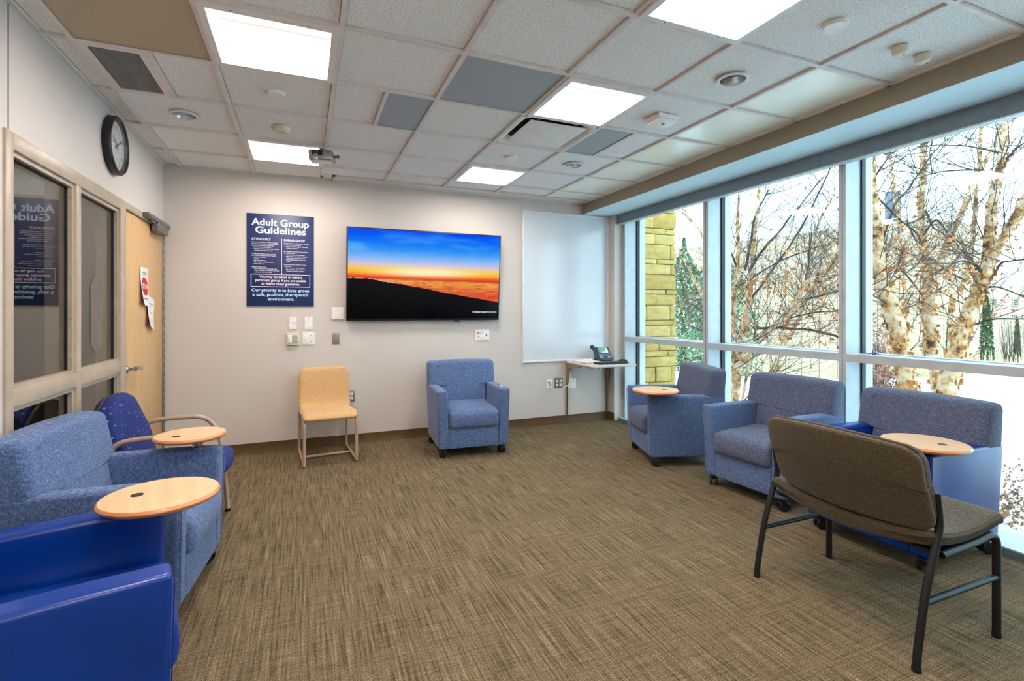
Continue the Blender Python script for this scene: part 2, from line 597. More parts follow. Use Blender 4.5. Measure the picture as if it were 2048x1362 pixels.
DOWN = {(0, 1): (-0.756, 4.002), (5, 4): (2.283, 2.17), (5, 1): (2.276, 4.001)}
def tile_hole(x0, x1, y0, y1, c, r=0.071):
    e = 0.0135
    hx, hy, cx, cy = (x1 - x0) / 2 - e, (y1 - y0) / 2 - e, c[0] - (x0 + x1) / 2, c[1] - (y0 + y1) / 2
    N = 40
    inn = [(cx + r * cos(2 * pi * k / N), cy + r * sin(2 * pi * k / N)) for k in range(N)]
    out = []
    for k in range(N):
        dx, dy = cos(2 * pi * k / N), sin(2 * pi * k / N)
        tx = ((hx if dx > 0 else -hx) - cx) / dx if abs(dx) > 1e-9 else 1e9
        ty = ((hy if dy > 0 else -hy) - cy) / dy if abs(dy) > 1e-9 else 1e9
        q = min(tx, ty)
        out.append((cx + dx * q, cy + dy * q))
    for sx_ in (-1, 1):
        for sy_ in (-1, 1):
            k = min(range(N), key=lambda i: (out[i][0] - sx_ * hx) ** 2 + (out[i][1] - sy_ * hy) ** 2)
            out[k] = (sx_ * hx, sy_ * hy)
    vs = [(x, y, 0) for x, y in out] + [(x, y, 0) for x, y in inn] + [(x, y, 0.016) for x, y in out] + [(x, y, 0.016) for x, y in inn]
    fs = []
    for k in range(N):
        n_ = (k + 1) % N
        fs += [(k, N + k, N + n_, n_), (2 * N + k, 2 * N + n_, 3 * N + n_, 3 * N + k), (k, n_, 2 * N + n_, 2 * N + k), (N + k, 3 * N + k, 3 * N + n_, N + n_)]
    g = G().add(vs, fs)
    g.build('ceiling_tile', mt['tile'], ceiling, ((x0 + x1) / 2, (y0 + y1) / 2, ZT))
def tile_at(x0, x1, y0, y1, mat='tile', name='ceiling_tile'):
    e = 0.0135
    g = G()
    hx, hy = (x1 - x0) / 2 - e, (y1 - y0) / 2 - e
    if hx < 0.01 or hy < 0.01: return
    b = 0.004
    vs = []
    for (s, z) in ((0, 0.016), (0, b), (b, 0)):
        vs += [(sx * (hx - s), sy * (hy - s), z) for sx, sy in ((-1, -1), (1, -1), (1, 1), (-1, 1))]
    fs = [(3, 2, 1, 0)[::-1], (8, 11, 10, 9)]
    for r in (0, 4):
        fs += [(r + i, r + 4 + i, r + 4 + (i + 1) % 4, r + (i + 1) % 4) for i in range(4)]
    g.add(vs, fs)
    key = (round(hx, 3), round(hy, 3), mat)
    if key not in tile_at.cache: tile_at.cache[key] = g.mesh(name, mt[mat], 20)
    place(name, tile_at.cache[key], ceiling, ((x0 + x1) / 2, (y0 + y1) / 2, ZT - random.uniform(0, 0.002)))
tile_at.cache = {}

rows = [(GY[j + 1], GY[j]) for j in range(10)]
for j in range(-1, 10):
    y0, y1 = (GY[0], YB) if j < 0 else rows[j]
    if y1 < YN: continue
    y0 = max(y0, YN)
    if j < 0: y1c = 5.40
    else: y1c = y1
    tile_at(XL + 0.01, GX[0], y0, YB - 0.005 if j < 0 else y1)
    for i in range(7):
        if (i, j) in LAMPS or (i, j) in FULL or (i, j) == (4, 2): continue
        yy = y1
        if j < 0: yy = YB - 0.005 if i < 2 else (5.235 if i > 2 else 5.235)
        if (i, j) in DOWN:
            tile_hole(GX[i], GX[i + 1], y0, yy, DOWN[(i, j)])
            continue
        if (i, j) in HALF:
            xm = (GX[i] + GX[i + 1]) / 2
            if HALF[(i, j)] == 'L': tile_at(xm, GX[i + 1], y0, y1)
            else: tile_at(GX[i], xm, y0, y1)
            continue
        tile_at(GX[i], GX[i + 1], y0, yy, 'smooth_tile' if i == 6 and -1 <= j <= 4 else 'tile')

tile_at(GX[2] - 0.0, 0.262 + 0.0135, 5.22, YB - 0.005)
def bar(x0, x1, y0, y1):
    G().span(x0, x1, y0, y1, HC - 0.001, HC + 0.03).build('grid_bar', mt['tbar'], ceiling)
for x in GX[:-1]: bar(x - 0.012, x + 0.012, YN, YB - 0.004 if x < 0 else 5.235)
for y in GY[:-1]:
    if y > YN: 
        bar(XL + 0.022, GX[0] - 0.012, y - 0.012, y + 0.012)
        for i in range(7): bar(GX[i] + 0.012, GX[i + 1] - (0.012 if i < 6 else 0.0), y - 0.012, y + 0.012)
for (i, j), s in HALF.items():
    xm = (GX[i] + GX[i + 1]) / 2
    bar(xm - 0.012, xm + 0.012, GY[j + 1] + 0.012, GY[j] - 0.012)
bar(XL, XL + 0.022, YN, YB)
bar(XL + 0.022, 0.26, YB - 0.004, YB)
bar(XS - 0.02, XS, YN, YB)

# ---------------------------------------------------------------- recessed light troffers
E_LAMP = M('lit_lamp_lens', (255, 250, 246), 0.4)
_b = E_LAMP
_f = _b.n('TexNoise', Scale=1.0)
_b.b.inputs['Emission Color'].default_value = (1.0, 0.915, 0.875, 1)
_sep = _b.n('SeparateXYZ'); _b.l(_b.vec(), _sep.inputs[0])
_r = _b.ramp(_b.math('ADD', _b.math('MULTIPLY', _sep.outputs['Y'], 1.9), 0.5), [(0.0, (0.0165, 0.0165, 0.0165, 1)), (0.155, (0.0165, 0.0165, 0.0165, 1)), (0.17, (0.010, 0.010, 0.010, 1)), (0.20, (0.014, 0.014, 0.014, 1)), (0.24, (0.5, 0.5, 0.5, 1)), (0.34, (1, 1, 1, 1)), (0.44, (1, 1, 1, 1)), (0.55, (0.6, 0.6, 0.6, 1)), (1.0, (0.55, 0.55, 0.55, 1))])
_b.l(_b.math('MULTIPLY', _r, LAMP), _b.b.inputs['Emission Strength'])
lamp_labels = {
    (1, 3): 'square lit ceiling light nearest the left wall, beside the beige perforated panel',
    (1, 0): 'square lit ceiling light next to the small hanging projector near the back wall',
    (4, 3): 'square lit ceiling light between the grey perforated panel and the white air diffuser',
    (4, 0): 'small-looking lit ceiling light nearest the back wall, above the whiteboard side',
    (4, 5): 'large lit ceiling light cut off by the top edge, toward the windows',
    (1, 6): 'unseen added ceiling light above the camera on the left wall side',  # this and the next two are unseen, added to light the near room
    (4, 8): 'unseen added ceiling light behind the camera on the window side',
    (1, 9): 'unseen added ceiling light behind the camera on the left wall side'}
for (i, j), lb in lamp_labels.items():
    cx, cy = GX[i] + 0.3048, GY[j] - 0.3048
    t = thing('ceiling_light', lb, 'ceiling light', (cx, cy, HC), 0, 'recessed square ceiling lights')
    a, b = 0.294, 0.262
    fr = G()
    for sx, sy, wx, wy in ((0, 1, a, 0.016), (0, -1, a, 0.016), (1, 0, 0.016, b + 0.0), (-1, 0, 0.016, b + 0.0)):
        fr.box((sx * (a - 0.016), sy * (a - 0.016), 0.006), (wx * 2, wy * 2, 0.034))
    fr.span(-a, a, -a, a, 0.040, 0.052)
    fr.build('housing', mt['lampframe'], t)
    lens = G().rbox((0, 0, 0.010), (2 * b + 0.002, 2 * b + 0.002, 0.014), 0.004, m=2, k=1)
    lens.build('lens', E_LAMP.m, t)
    sc = G()
    for sx in (-0.16, 0.16):
        for sy in (-1, 1):
            sc.lathe([(0.004, 0), (0.004, 0.002)], 8, T(sx, sy * (a - 0.016), -0.0125))
    sc.build('screw', mt['grey_ink'], t)

# ---------------------------------------------------------------- grilles and diffuser
def perf_panel(x0, x1, y0, y1, mat, label, name='perforated_panel'):
    t = thing(name, label, 'vent panel', ((x0 + x1) / 2, (y0 + y1) / 2, HC), 0)
    hx, hy = (x1 - x0) / 2 - 0.014, (y1 - y0) / 2 - 0.014
    G().span(-hx, hx, -hy, hy, 0.006, 0.016).build('perforated_sheet', mt[mat], t)
    rim = G()
    for s in (-1, 1):
        rim.span(s * hx - 0.004, s * hx + 0.004, -hy, hy, 0.002, 0.02)
        rim.span(-hx, hx, s * hy - 0.004, s * hy + 0.004, 0.002, 0.02)
    rim.build('rim', mt[mat], t)
perf_panel(GX[3], GX[4], GY[4], GY[3], 'perf_grey', 'full square grey perforated ceiling panel left of a lit square light')
perf_panel(GX[0], GX[1], GY[4], GY[3], 'perf_tan', 'large beige perforated ceiling panel at the top left above the clock wall')
perf_panel((GX[2] + GX[3]) / 2, GX[3], GY[3], GY[2], 'perf_grey', 'narrow grey perforated panel in the ceiling middle, above the television')
perf_panel(GX[5], (GX[5] + GX[6]) / 2, GY[3], GY[2], 'perf_grey', 'narrow blue-grey perforated panel right of the white air diffuser')

x0, x1, y0, y1 = GX[0], (GX[0] + GX[1]) / 2, GY[3], GY[2]
t = thing('return_air_grille', 'egg-crate return air grille in the ceiling near the wall clock', 'air grille', ((x0 + x1) / 2, (y0 + y1) / 2, HC))
hx, hy = (x1 - x0) / 2 - 0.012, (y1 - y0) / 2 - 0.012
g = G()
for s in (-1, 1):
    g.span(s * (hx - 0.03), s * hx, -hy + 0.03, hy - 0.03, -0.003, 0.016)
    g.span(-hx, hx, s * (hy - 0.03), s * hy, -0.003, 0.016)
g.build('grille_frame', mt['tbar'], t)
g = G()
n1, n2 = 16, 38
for k in range(n1 + 1):
    x = -hx + 0.03 + (2 * hx - 0.06) * k / n1
    g.box((x, 0, 0.009), (0.0022, 2 * hy - 0.06, 0.013))
for k in range(n2 + 1):
    y = -hy + 0.03 + (2 * hy - 0.06) * k / n2
    g.box((0, y, 0.009), (2 * hx - 0.06, 0.0022, 0.013))
tag(g.build('egg_crate_core', plain('grey_egg_crate', (150, 150, 148), 0.5), t), kind='stuff')
G().span(-hx + 0.01, hx - 0.01, -hy + 0.01, hy - 0.01, 0.03, 0.036).build('duct_back', mt['dark'], t)

# plaque diffuser
cx, cy = GX[4] + 0.3048, GY[2] - 0.3048
t = thing('air_diffuser', 'white square plaque air diffuser with an open slot around its plate', 'air diffuser', (cx, cy, HC))
def ring(o, i, zo, zi, rr, n=6):
    """square-ish ring surface from outer half-size o to rounded inner half-size i"""
    vs, fs, N = [], [], 4 * n
    def pt(h, r, k):
        a = 2 * pi * (k + 0.5) / N
        ca, sa = cos(a), sin(a)
        p = r
        q = (abs(ca) ** p + abs(sa) ** p) ** (-1 / p)
        return (h * ca * q, h * sa * q)
    return [pt(o, 60, k) + (zo,) for k in range(N)], [pt(i, rr, k) + (zi,) for k in range(N)], N
g = G()
A, B_, N = ring(0.296, 0.275, 0.0, 0.002, 14, 12)
_, C_, _ = ring(0.29, 0.235, 0.0, 0.045, 8, 12)
vs = A + B_ + C_
fs = [(k, N + k, N + (k + 1) % N, (k + 1) % N) for k in range(N)] + [(N + k, 2 * N + k, 2 * N + (k + 1) % N, N + (k + 1) % N) for k in range(N)]
g.add(vs, [tuple(reversed(f)) for f in fs])
g.build('diffuser_pan', mt['lampframe'], t, angle=70)
G().span(-0.24, 0.24, -0.24, 0.24, 0.050, 0.058).build('neck', mt['dark'], t)
pg = G().rbox((0, 0, 0.002), (0.45, 0.45, 0.012), 0.005, m=2)
pg.build('plate', mt['lampframe'], t)
for sx in (-1, 1):
    for sy in (-1, 1):
        G().box((sx * 0.15, sy * 0.20, 0.03), (0.03, 0.004, 0.045)).build('hanger', mt['grey_metal'], t)

# linear slot diffuser along the back wall
t = thing('slot_diffuser', 'long narrow slot air diffuser along the top of the back wall', 'air diffuser', (0.265, 5.24, HC))
L = XS - 0.03 - 0.265
g = G().span(0, L, 0.0, 0.085, -0.002, 0.02).span(0, L, 0.105, 0.188, -0.002, 0.02).span(0, 0.02, 0, 0.188, -0.004, 0.02)
g.build('slot_frame', mt['tbar'], t)
G().span(0, L, 0.085, 0.105, 0.012, 0.022).build('slot', mt['dark'], t)

# ---------------------------------------------------------------- small ceiling fittings
def disc(name, label, cat, x, y, prof, mat, group=None, extra=None):
    t = thing(name, label, cat, (x, y, HC), 0, group)
    G().lathe(prof, 28).build('body', mt[mat], t)
    if extra: extra(t)
    return t
for x, y, lb in ((-0.756, 4.002, 'unlit recessed can downlight left of the hanging projector'),
                 (2.283, 2.17, 'unlit recessed can downlight nearest the windows, right of the large light'),
                 (2.276, 4.001, 'unlit recessed can downlight in front of the whiteboard corner')):
    t = thing('downlight', lb, 'downlight', (x, y, HC), 0, 'recessed can downlights')
    G().lathe([(0.070, 0.004), (0.088, 0.003), (0.088, -0.004), (0.078, -0.007), (0.070, -0.004), (0.068, 0.02)], 32, cap0=False, cap1=False).build('trim_ring', mt['lampframe'], t)
    G().lathe([(0.0705, -0.003), (0.060, 0.040), (0.03, 0.052), (0.001, 0.054)], 32, cap0=False).build('reflector', mt['chrome'], t)
for x, y, lb in ((-0.157, 3.396, 'flat round grey cover plate in the tile left of centre'),
                 (1.667, 4.013, 'flat round white cover plate between the diffuser and the far light'),
                 (2.299, 1.574, 'flat round white cover plate right of the large light at the top')):
    disc('cover_plate', lb, 'cover plate', x, y, [(0.05, 0.012), (0.052, -0.004), (0.050, -0.008), (0.001, -0.009)], 'white_plastic', 'round ceiling cover plates')
def led(t):
    G().lathe([(0.004, 0), (0.004, 0.003)], 8, T(0.012, -0.012, -0.036)).build('indicator', mt['dark'], t)
for x, y, lb in ((-0.153, 4.023, 'ivory smoke detector left of the hanging projector'),
                 (2.801, 1.586, 'small ivory smoke detector near the windows, left of a pair'),
                 (3.001, 1.59, 'small ivory smoke detector near the windows, right of a pair, next to the soffit')):
    k = 1.0 if x < 1 else 0.58
    disc('smoke_detector', lb, 'smoke detector', x, y, [(0.062 * k, 0.01), (0.064 * k, -0.008), (0.058 * k, -0.020), (0.052 * k, -0.022), (0.050 * k, -0.028), (0.034 * k, -0.033), (0.001, -0.034)], 'ivory', 'smoke detectors', led)
t = thing('ceiling_sensor', 'white square stepped sensor box on the ceiling near the window soffit', 'sensor', (2.288, 2.801, HC))
G().rbox((0, 0, -0.004), (0.17, 0.17, 0.026), 0.006, m=2).build('base', mt['white_plastic'], t)
G().rbox((0, 0, -0.028), (0.145, 0.145, 0.026), 0.008, m=2).build('cover', mt['white_plastic'], t)
G().lathe([(0.012, 0), (0.012, 0.002)], 12, T(0, -0.02, -0.043)).build('lens', mt['grey_ink'], t)
# hanging projector-like unit
t = thing('ceiling_projector', 'small silver-grey projector unit hung under the ceiling by the left far light', 'projector', (0.135, 4.36, HC), -0.25)
G().rbox((0, 0, -0.075), (0.19, 0.14, 0.085), 0.018, m=3).build('case', mt['grey_metal'] if False else mt['steel'], t)
G().lathe([(0.02, 0), (0.02, 0.03)], 14, T(0, 0, -0.035)).build('ceiling_mount', mt['grey_metal'], t)
G().box((-0.045, -0.07, -0.062), (0.036, 0.006, 0.04)).box((0.0, -0.07, -0.062), (0.036, 0.006, 0.04)).build('vent', mt['black_plastic'], t)
G().lathe([(0.024, 0), (0.026, 0.02), (0.018, 0.024)], 16, T(-0.03, -0.068, -0.098) @ RX(pi / 2)).build('lens', mt['chrome'], t)
G().tube([(0.09, 0, -0.07), (0.125, 0, -0.068)], 0.01, 10).lathe([(0.014, 0), (0.014, 0.015)], 10, T(0.12, 0, -0.068) @ RY(pi / 2)).build('side_arm', mt['grey_metal'], t)

# ---------------------------------------------------------------- window wall on the right
win = thing('window_2', None, None, (0, 0, 0)); win['kind'] = 'structure'
MY = [5.27, 3.878, 2.50, 1.12, -0.26]
hw = [0.03, 0.033, 0.028, 0.028, 0.028]
for y, h in zip(MY, hw):
    G().span(XM, 3.885, y - h, y + h, 0.03, 2.62).build('mullion', mt['alu'], win)
    G().span(3.885, 3.945, y - h + 0.006, y + h - 0.006, 0.03, 2.62).build('gasket', mt['gasket'], win)
    G().span(3.945, 4.03, y - h, y + h, 0.0, 2.62).build('outer_cap', mt['alu'], win)
    G().span(XM - 0.0015, XM + 0.002, y - 0.003, y + 0.001, 0.04, 2.62).build('joint_line', mt['gasket'], win)
def bays(): 
    for k in range(4): yield MY[k + 1] + hw[k + 1], MY[k] - hw[k]
for y0, y1 in bays():
    G().span(XM, 3.885, y0, y1, 1.003, 1.060).build('rail', mt['alu'], win)
    G().span(3.885, 3.945, y0, y1, 1.010, 1.056).build('gasket', mt['gasket'], win)
    G().span(3.945, 4.03, y0, y1, 1.003, 1.060).build('outer_cap', mt['alu'], win)
    G().span(3.93, 3.936, y0 - 0.004, y1 + 0.004, 1.05, 2.59).build('pane', mt['pane_out'], win)
    G().span(3.93, 3.936, y0 - 0.004, y1 + 0.004, 0.045, 1.015).build('pane', mt['pane_out'], win)
    for s, y in ((1, y0), (-1, y1)):
        G().span(3.888, 3.93, y - 0.001, y + s * 0.012, 1.06, 2.58).build('gasket', mt['gasket'], win)
        G().span(3.888, 3.93, y - 0.001, y + s * 0.012, 0.06, 1.003).build('gasket', mt['gasket'], win)
    G().span(XM, 4.02, y0, y1, 2.585, 2.62).build('head_frame', mt['alu'], win)
G().span(3.66, 3.945, -0.6, 5.30, 0.0, 0.042).build('sill', mt['alu'], win)
G().span(3.656, 3.662, -0.6, 5.298, 0.0, 0.034).build('sill_face', mt['house'], win)
G().span(3.90, 4.05, -0.6, 5.30, -0.25, 0.03).build('outer_sill', mt['alu'], win)
struct(G().span(3.66, 4.05, YN, -0.29, 0, ZS + 0.1), 'wall_window', mt['wall'])

# roller shade housing under the soffit
t = thing('shade_housing', 'long blue-grey roller shade housing running above the whole window wall', 'shade housing', (3.64, 0, 0))
joints = [5.297, 2.62, -0.27]
for a, b in zip(joints, joints[1:]):
    G().span(0, 0.075, b + 0.0015, a - 0.0015, 2.480, 2.586).build('fascia', mt['house'], t)
G().span(0.005, 0.072, -0.268, 5.295, 2.470, 2.481).build('hem_bar', mt['alu'], t)

# purple paper scrap figure on the middle rail
t = thing('folded_paper_bird', 'tiny purple folded paper bird standing on the window rail', 'figurine', (3.80, 2.325, 1.0605))
g = G()
def sliver(pts):
    c = [Vector(p) for p in pts]
    nrm = (c[1] - c[0]).cross(c[2] - c[0]).normalized() * 0.001
    vs = [p + nrm for p in c] + [p - nrm for p in c]
    g.add(vs, [(0, 1, 2), (5, 4, 3), (0, 3, 4, 1), (1, 4, 5, 2), (2, 5, 3, 0)])
sliver([(0, 0.006, 0), (0, -0.004, 0), (0.004, 0.012, 0.045)])
sliver([(0, -0.004, 0), (0, -0.014, 0.0), (0.004, -0.012, 0.058)])
sliver([(0, 0.004, 0.012), (0, 0.0, 0.022), (0.012, 0.055, 0.0)])
sliver([(0, -0.004, 0.012), (0, -0.006, 0.02), (0.012, -0.05, 0.004)])
g.build('folded_sheet', plain('violet_paper', (58, 52, 150), 0.6), t)

# ---------------------------------------------------------------- interior sidelight (window_1) and door on the left
f = thing('window_1', None, None, (XL, 0, 0)); f['kind'] = 'structure'
PR = 0.012
def fr(y0, y1, z0, z1, name='frame_member', x0=-0.13, x1=PR, mat='frame_tan'):
    g = G().rbox(((x0 + x1) / 2, (y0 + y1) / 2, (z0 + z1) / 2), (x1 - x0, y1 - y0, z1 - z0), 0.003, m=1, k=1)
    return g.build(name, mt[mat], f)
fr(2.793, 2.857, 0, 2.16, 'jamb'); fr(3.513, 3.574, 0, 2.085, 'mullion'); fr(4.238, 4.352, 0, 2.16, 'jamb')
fr(2.857, 4.238, 2.085, 2.16, 'head'); fr(2.857, 3.513, 0.953, 1.028, 'rail'); fr(3.574, 4.238, 0.953, 1.028, 'rail')
fr(2.857, 4.238, 0, 0.12, 'bottom_rail')
fr(4.352, 5.425, 2.112, 2.16, 'head')
for (a, b) in ((2.857, 3.513), (3.574, 4.238)):
    for (z0, z1) in ((1.028, 2.085), (0.12, 0.953)):
        st = G()
        e = 0.022
        for xx in ((-0.028, -0.012),):
            st.span(xx[0], xx[1] + 0.01, a, a + e, z0, z1).span(xx[0], xx[1] + 0.01, b - e, b, z0, z1)
            st.span(xx[0], xx[1] + 0.01, a + e, b - e, z0, z0 + e).span(xx[0], xx[1] + 0.01, a + e, b - e, z1 - e, z1)
        st.build('glazing_stop', mt['frame_tan'], f)
        gk = G()
        gk.span(-0.036, -0.022, b - e - 0.007, b - e, z0 + e, z1 - e).span(-0.036, -0.022, a + e, b - e, z1 - e - 0.006, z1 - e)
        gk.build('gasket', mt['gasket'], f)
        G().span(-0.0305, -0.028, a + e, b - e, z0 + e, z1 - e).build('pane', mt['pane_in'], f)
        sc = G()
        for k in range(5):
            z = z0 + 0.08 + (z1 - z0 - 0.16) * k / 4
            sc.lathe([(0.004, 0), (0.003, 0.002)], 8, T(-0.010, b - e - 0.001, z) @ RX(pi / 2))
        sc.build('screw', mt['grey_ink'], f)
# oval sticker on the second pane
t = thing('film_sticker', 'rounded grey-brown blank film sticker on the second sidelight pane', 'sticker', (XL - 0.0278, 3.93, 1.36))
prof = []
for k in range(13):
    a = pi * k / 12
    prof.append((0.10 * cos(a), 0.14 + 0.10 * sin(a)))
for k in range(13):
    a = pi + pi * k / 12
    prof.append((0.10 * cos(a), -0.14 + 0.10 * sin(a)))
G().prism(prof, 0, 0.0015, Matrix(((0, 0, 1, 0), (1, 0, 0, 0), (0, 1, 0, 0), (0, 0, 0, 1)))).build('film', plain('grey_brown_film', (116, 104, 94), 0.6), t)
# door
d = thing('door_1', None, None, (XL, 0, 0)); d['kind'] = 'structure'
G().rbox((-0.028, 4.878, 1.055), (0.044, 1.042, 2.10), 0.003, m=1, k=1).build('door_leaf', mt['maple'], d)
hg = G().span(-0.02, 0.010, 5.401, 5.408, 0.01, 2.10)
hg.build('continuous_hinge', mt['steel'], d)
for k in range(28):
    z = 0.05 + k * 0.0735
    G().tube([(0.008, 5.410, z), (0.008, 5.410, z + 0.055)], 0.006, 8).build('hinge_knuckle', mt['grey_metal'], d)
fr(5.41, 5.43, 0, 2.112, 'jamb', -0.13, 0.0)
hd = G()
hd.lathe([(0.028, 0), (0.028, 0.006), (0.022, 0.012)], 20, T(-0.006, 4.425, 0.955) @ RY(pi / 2))
hd.tube([(0.0, 4.425, 0.955), (0.05, 4.425, 0.955)], 0.011, 12)
hd.tube(bez([(0.05, 4.418, 0.957), (0.055, 4.46, 0.957), (0.054, 4.53, 0.951), (0.045, 4.585, 0.938)], 5), [0.016] * 6 + [0.0145] * 5 + [0.010] * 4 + [0.007], 12)
hd.build('lever_handle', mt['chrome'], d)
G().span(-0.006, 0.002, 4.352, 4.359, 0.90, 1.02).build('strike_plate', mt['dark'], d)
cl = G().rbox((0.035, 5.16, 2.085), (0.055, 0.32, 0.075), 0.008, m=2)
c_ = cl.build('door_closer', mt['grey_metal'], d)
G().rbox((0.035, 5.08, 2.143), (0.045, 0.68, 0.036), 0.006, m=1, k=1).build('closer_track', mt['grey_metal'], c_)
G().box((0.035, 4.99, 2.117), (0.012, 0.24, 0.014)).build('closer_arm', mt['steel'], c_)

# dim corridor beyond the sidelight
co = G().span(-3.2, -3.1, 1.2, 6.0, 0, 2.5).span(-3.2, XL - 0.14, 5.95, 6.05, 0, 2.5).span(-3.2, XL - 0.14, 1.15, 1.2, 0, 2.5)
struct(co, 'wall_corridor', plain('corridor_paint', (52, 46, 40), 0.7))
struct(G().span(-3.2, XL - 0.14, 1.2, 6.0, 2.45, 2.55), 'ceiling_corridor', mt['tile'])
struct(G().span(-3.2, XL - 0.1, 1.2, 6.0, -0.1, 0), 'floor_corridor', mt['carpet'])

cl_ = bpy.data.lights.new('corridor_lamp', 'AREA')
cl_.size, cl_.energy, cl_.color = 0.6, 5.0, (1.0, 0.93, 0.82)
co_ = bpy.data.objects.new('corridor_lamp', cl_)
COL.objects.link(co_)
co_.location = (-2.2, 2.6, 2.42)
# ---------------------------------------------------------------- lettering
def text_geo(s, size, bold=0.0, align='CENTER', spacing=1.0, width=None):
    cu = bpy.data.curves.new('lettering', 'FONT')
    cu.body, cu.size, cu.align_x, cu.offset = s, size, align, bold
    cu.space_character = spacing
    cu.resolution_u = 4
    o = bpy.data.objects.new('lettering', cu)
    COL.objects.link(o)
    bpy.context.view_layer.update()
    me = bpy.data.meshes.new_from_object(o.evaluated_get(bpy.context.evaluated_depsgraph_get()))
    bpy.data.objects.remove(o)
    vs = [tuple(v.co) for v in me.vertices]
    fs = [tuple(p.vertices) for p in me.polygons]
    bpy.data.meshes.remove(me)
    bpy.data.curves.remove(cu)
    if width and vs:
        x0, x1 = min(v[0] for v in vs), max(v[0] for v in vs)
        k = width / (x1 - x0)
        vs = [(v[0] * k, v[1], v[2]) for v in vs]
    return vs, fs
def letters(items, Mx):
    """items: (text, x, y, size, bold, align, width)"""
    g = G()
    for (s, x, y, size, bold, al, wd) in items:
        vs, fs = text_geo(s, size, bold, al, 1.0, wd)
        g.add([(a + x, b + y, 0) for a, b, c in vs], fs, Mx)
    return g
# ================================================================== THINGS ON THE BACK WALL
# navy guidelines sign; local x,y measured from the sign's centre
t = thing('wall_sign', 'navy blue Adult Group Guidelines sign on the back wall', 'sign', (-0.21, YB, 1.878))
W2, H2 = 0.30, 0.45
G().rbox((0, -0.007, 0), (2 * W2, 0.012, 2 * H2), 0.002, m=1, k=1).build('panel', mt['sign_blue'], t)
SM = T(0, -0.0138, 0) @ FRONT
def sx(px): return (px - 98) / (1005 - 98) * 2 * W2 - W2
def sy(py): return H2 - (py - 66) / (1310 - 66) * 2 * H2
letters([('Adult Group', 0.0, 0.338, 0.092, 0.0024, 'CENTER', 0.515), ('Guidelines', 0.0, 0.261, 0.092, 0.0024, 'CENTER', 0.455)], SM).build('heading', mt['sign_text'], t)
for it_ in (('ATTENDANCE', -0.258, 0.192, 0.030, 0.0004, 'LEFT', 0.165), ('DURING GROUP', 0.025, 0.192, 0.030, 0.0004, 'LEFT', 0.19)): letters([it_], SM).build('column_title', mt['sign_pink'], t)
left = ['You are encouraged to attend groups as', 'part of your treatment. You may quietly', 'excuse yourself from group if you:', '\u2022 become uncomfortable or', '\u2022 have any other concerns that prevent', '   you from engaging in group.', '',
        'To fully participate in group, use the', 'short breaks between each group to:', '\u2022 use the restroom,', '\u2022 hydrate,', '\u2022 ask for medication,', '\u2022 ask questions of your nurse or', '\u2022 phone calls, etc.', '',
        'Attend group on time.', '\u2022 If you cannot join group within the', '   first 15 minutes, we ask that you wait', '   and attend the next group.']
right = ['You should be mindful of your language', 'and the content you share.', '\u2022 Discuss sensitive topics individually', '   with your clinician.', '', 'Be respectful of other group members.', 'We ask that you:', '\u2022 maintain personal boundaries,', '\u2022 refrain from interrupting others or',
         '   having side conversations and', '\u2022 give all participants a chance to', '   share.', '', 'Keep information shared in groups', 'confidential.', '\u2022 Focus on your own recovery.', '\u2022 Do not discuss information or', '   treatment of other patients.']
it = []
for k, s in enumerate(left):
    if s: it.append((s, -0.258 + (0.012 if s[0] in '\u2022 ' else 0), 0.167 - k * 0.0161, 0.0142, 0.0002, 'LEFT', None))
for k, s in enumerate(right):
    if s: it.append((s, 0.025 + (0.012 if s[0] in '\u2022 ' else 0), 0.167 - k * 0.0161, 0.0142, 0.0002, 'LEFT', None))
letters(it, SM).build('small_print', mt['sign_pink'], t)
g = G()
def rect(x0, x1, y0, y1): g.box(((x0 + x1) / 2, -0.0137, (y0 + y1) / 2), (x1 - x0, 0.001, y1 - y0))
rect(0.004, 0.008, -0.138, 0.215)
for (a, b, c_, e) in ((-0.265, 0.265, -0.142, -0.137), (-0.265, 0.265, -0.262, -0.257), (-0.265, -0.260, -0.262, -0.137), (0.260, 0.265, -0.262, -0.137)): rect(a, b, c_, e)
g.build('rule_lines', mt['sign_pink'], t)
letters([('You may be asked to leave a', 0, -0.174, 0.034, 0.0007, 'CENTER', 0.385), ('particular group if you are unable', 0, -0.2085, 0.034, 0.0007, 'CENTER', 0.455), ('to follow these guidelines.', 0, -0.243, 0.034, 0.0007, 'CENTER', 0.345)], SM).build('boxed_notice', mt['sign_pink'], t)
letters([('Our priority is to keep group', 0, -0.308, 0.042, 0.0008, 'CENTER', 0.515), ('a safe, positive, therapeutic', 0, -0.351, 0.042, 0.0008, 'CENTER', 0.50), ('environment.', 0, -0.395, 0.042, 0.0008, 'CENTER', 0.235)], SM).build('closing_line', mt['sign_cyan'], t)

# ---------------------------------------------------------------- television, leaning slightly forward at the top
TW, TH = 1.672, 0.962
tv = thing('television', 'large flat television showing a beach sunset, mounted on the back wall', 'television', (0.396 + TW / 2, 5.355, 1.278))
tilt = RX(RAD(4.4))
def tvM(): return tilt
G().rbox((0, 0.02, TH / 2), (TW, 0.035, TH), 0.006, m=1, k=1, M=tilt).build('bezel', mt['black_plastic'], tv)
sw, sh, z0 = TW - 0.026, TH - 0.034, 0.022
nx, ny = 250, 150
vs, fs, cols = [], [], []
def lerp(a, b, t): return tuple(p + (q - p) * t for p, q in zip(a, b))
SKYST = [(0.0, (0, 72, 240)), (0.12, (0, 104, 250)), (0.28, (56, 152, 250)), (0.40, (150, 190, 248)), (0.475, (214, 200, 232)), (0.52, (246, 200, 120)), (0.56, (252, 196, 40)), (0.61, (255, 150, 30)), (0.64, (250, 84, 26)), (0.68, (226, 40, 26)), (1, (200, 30, 30))]
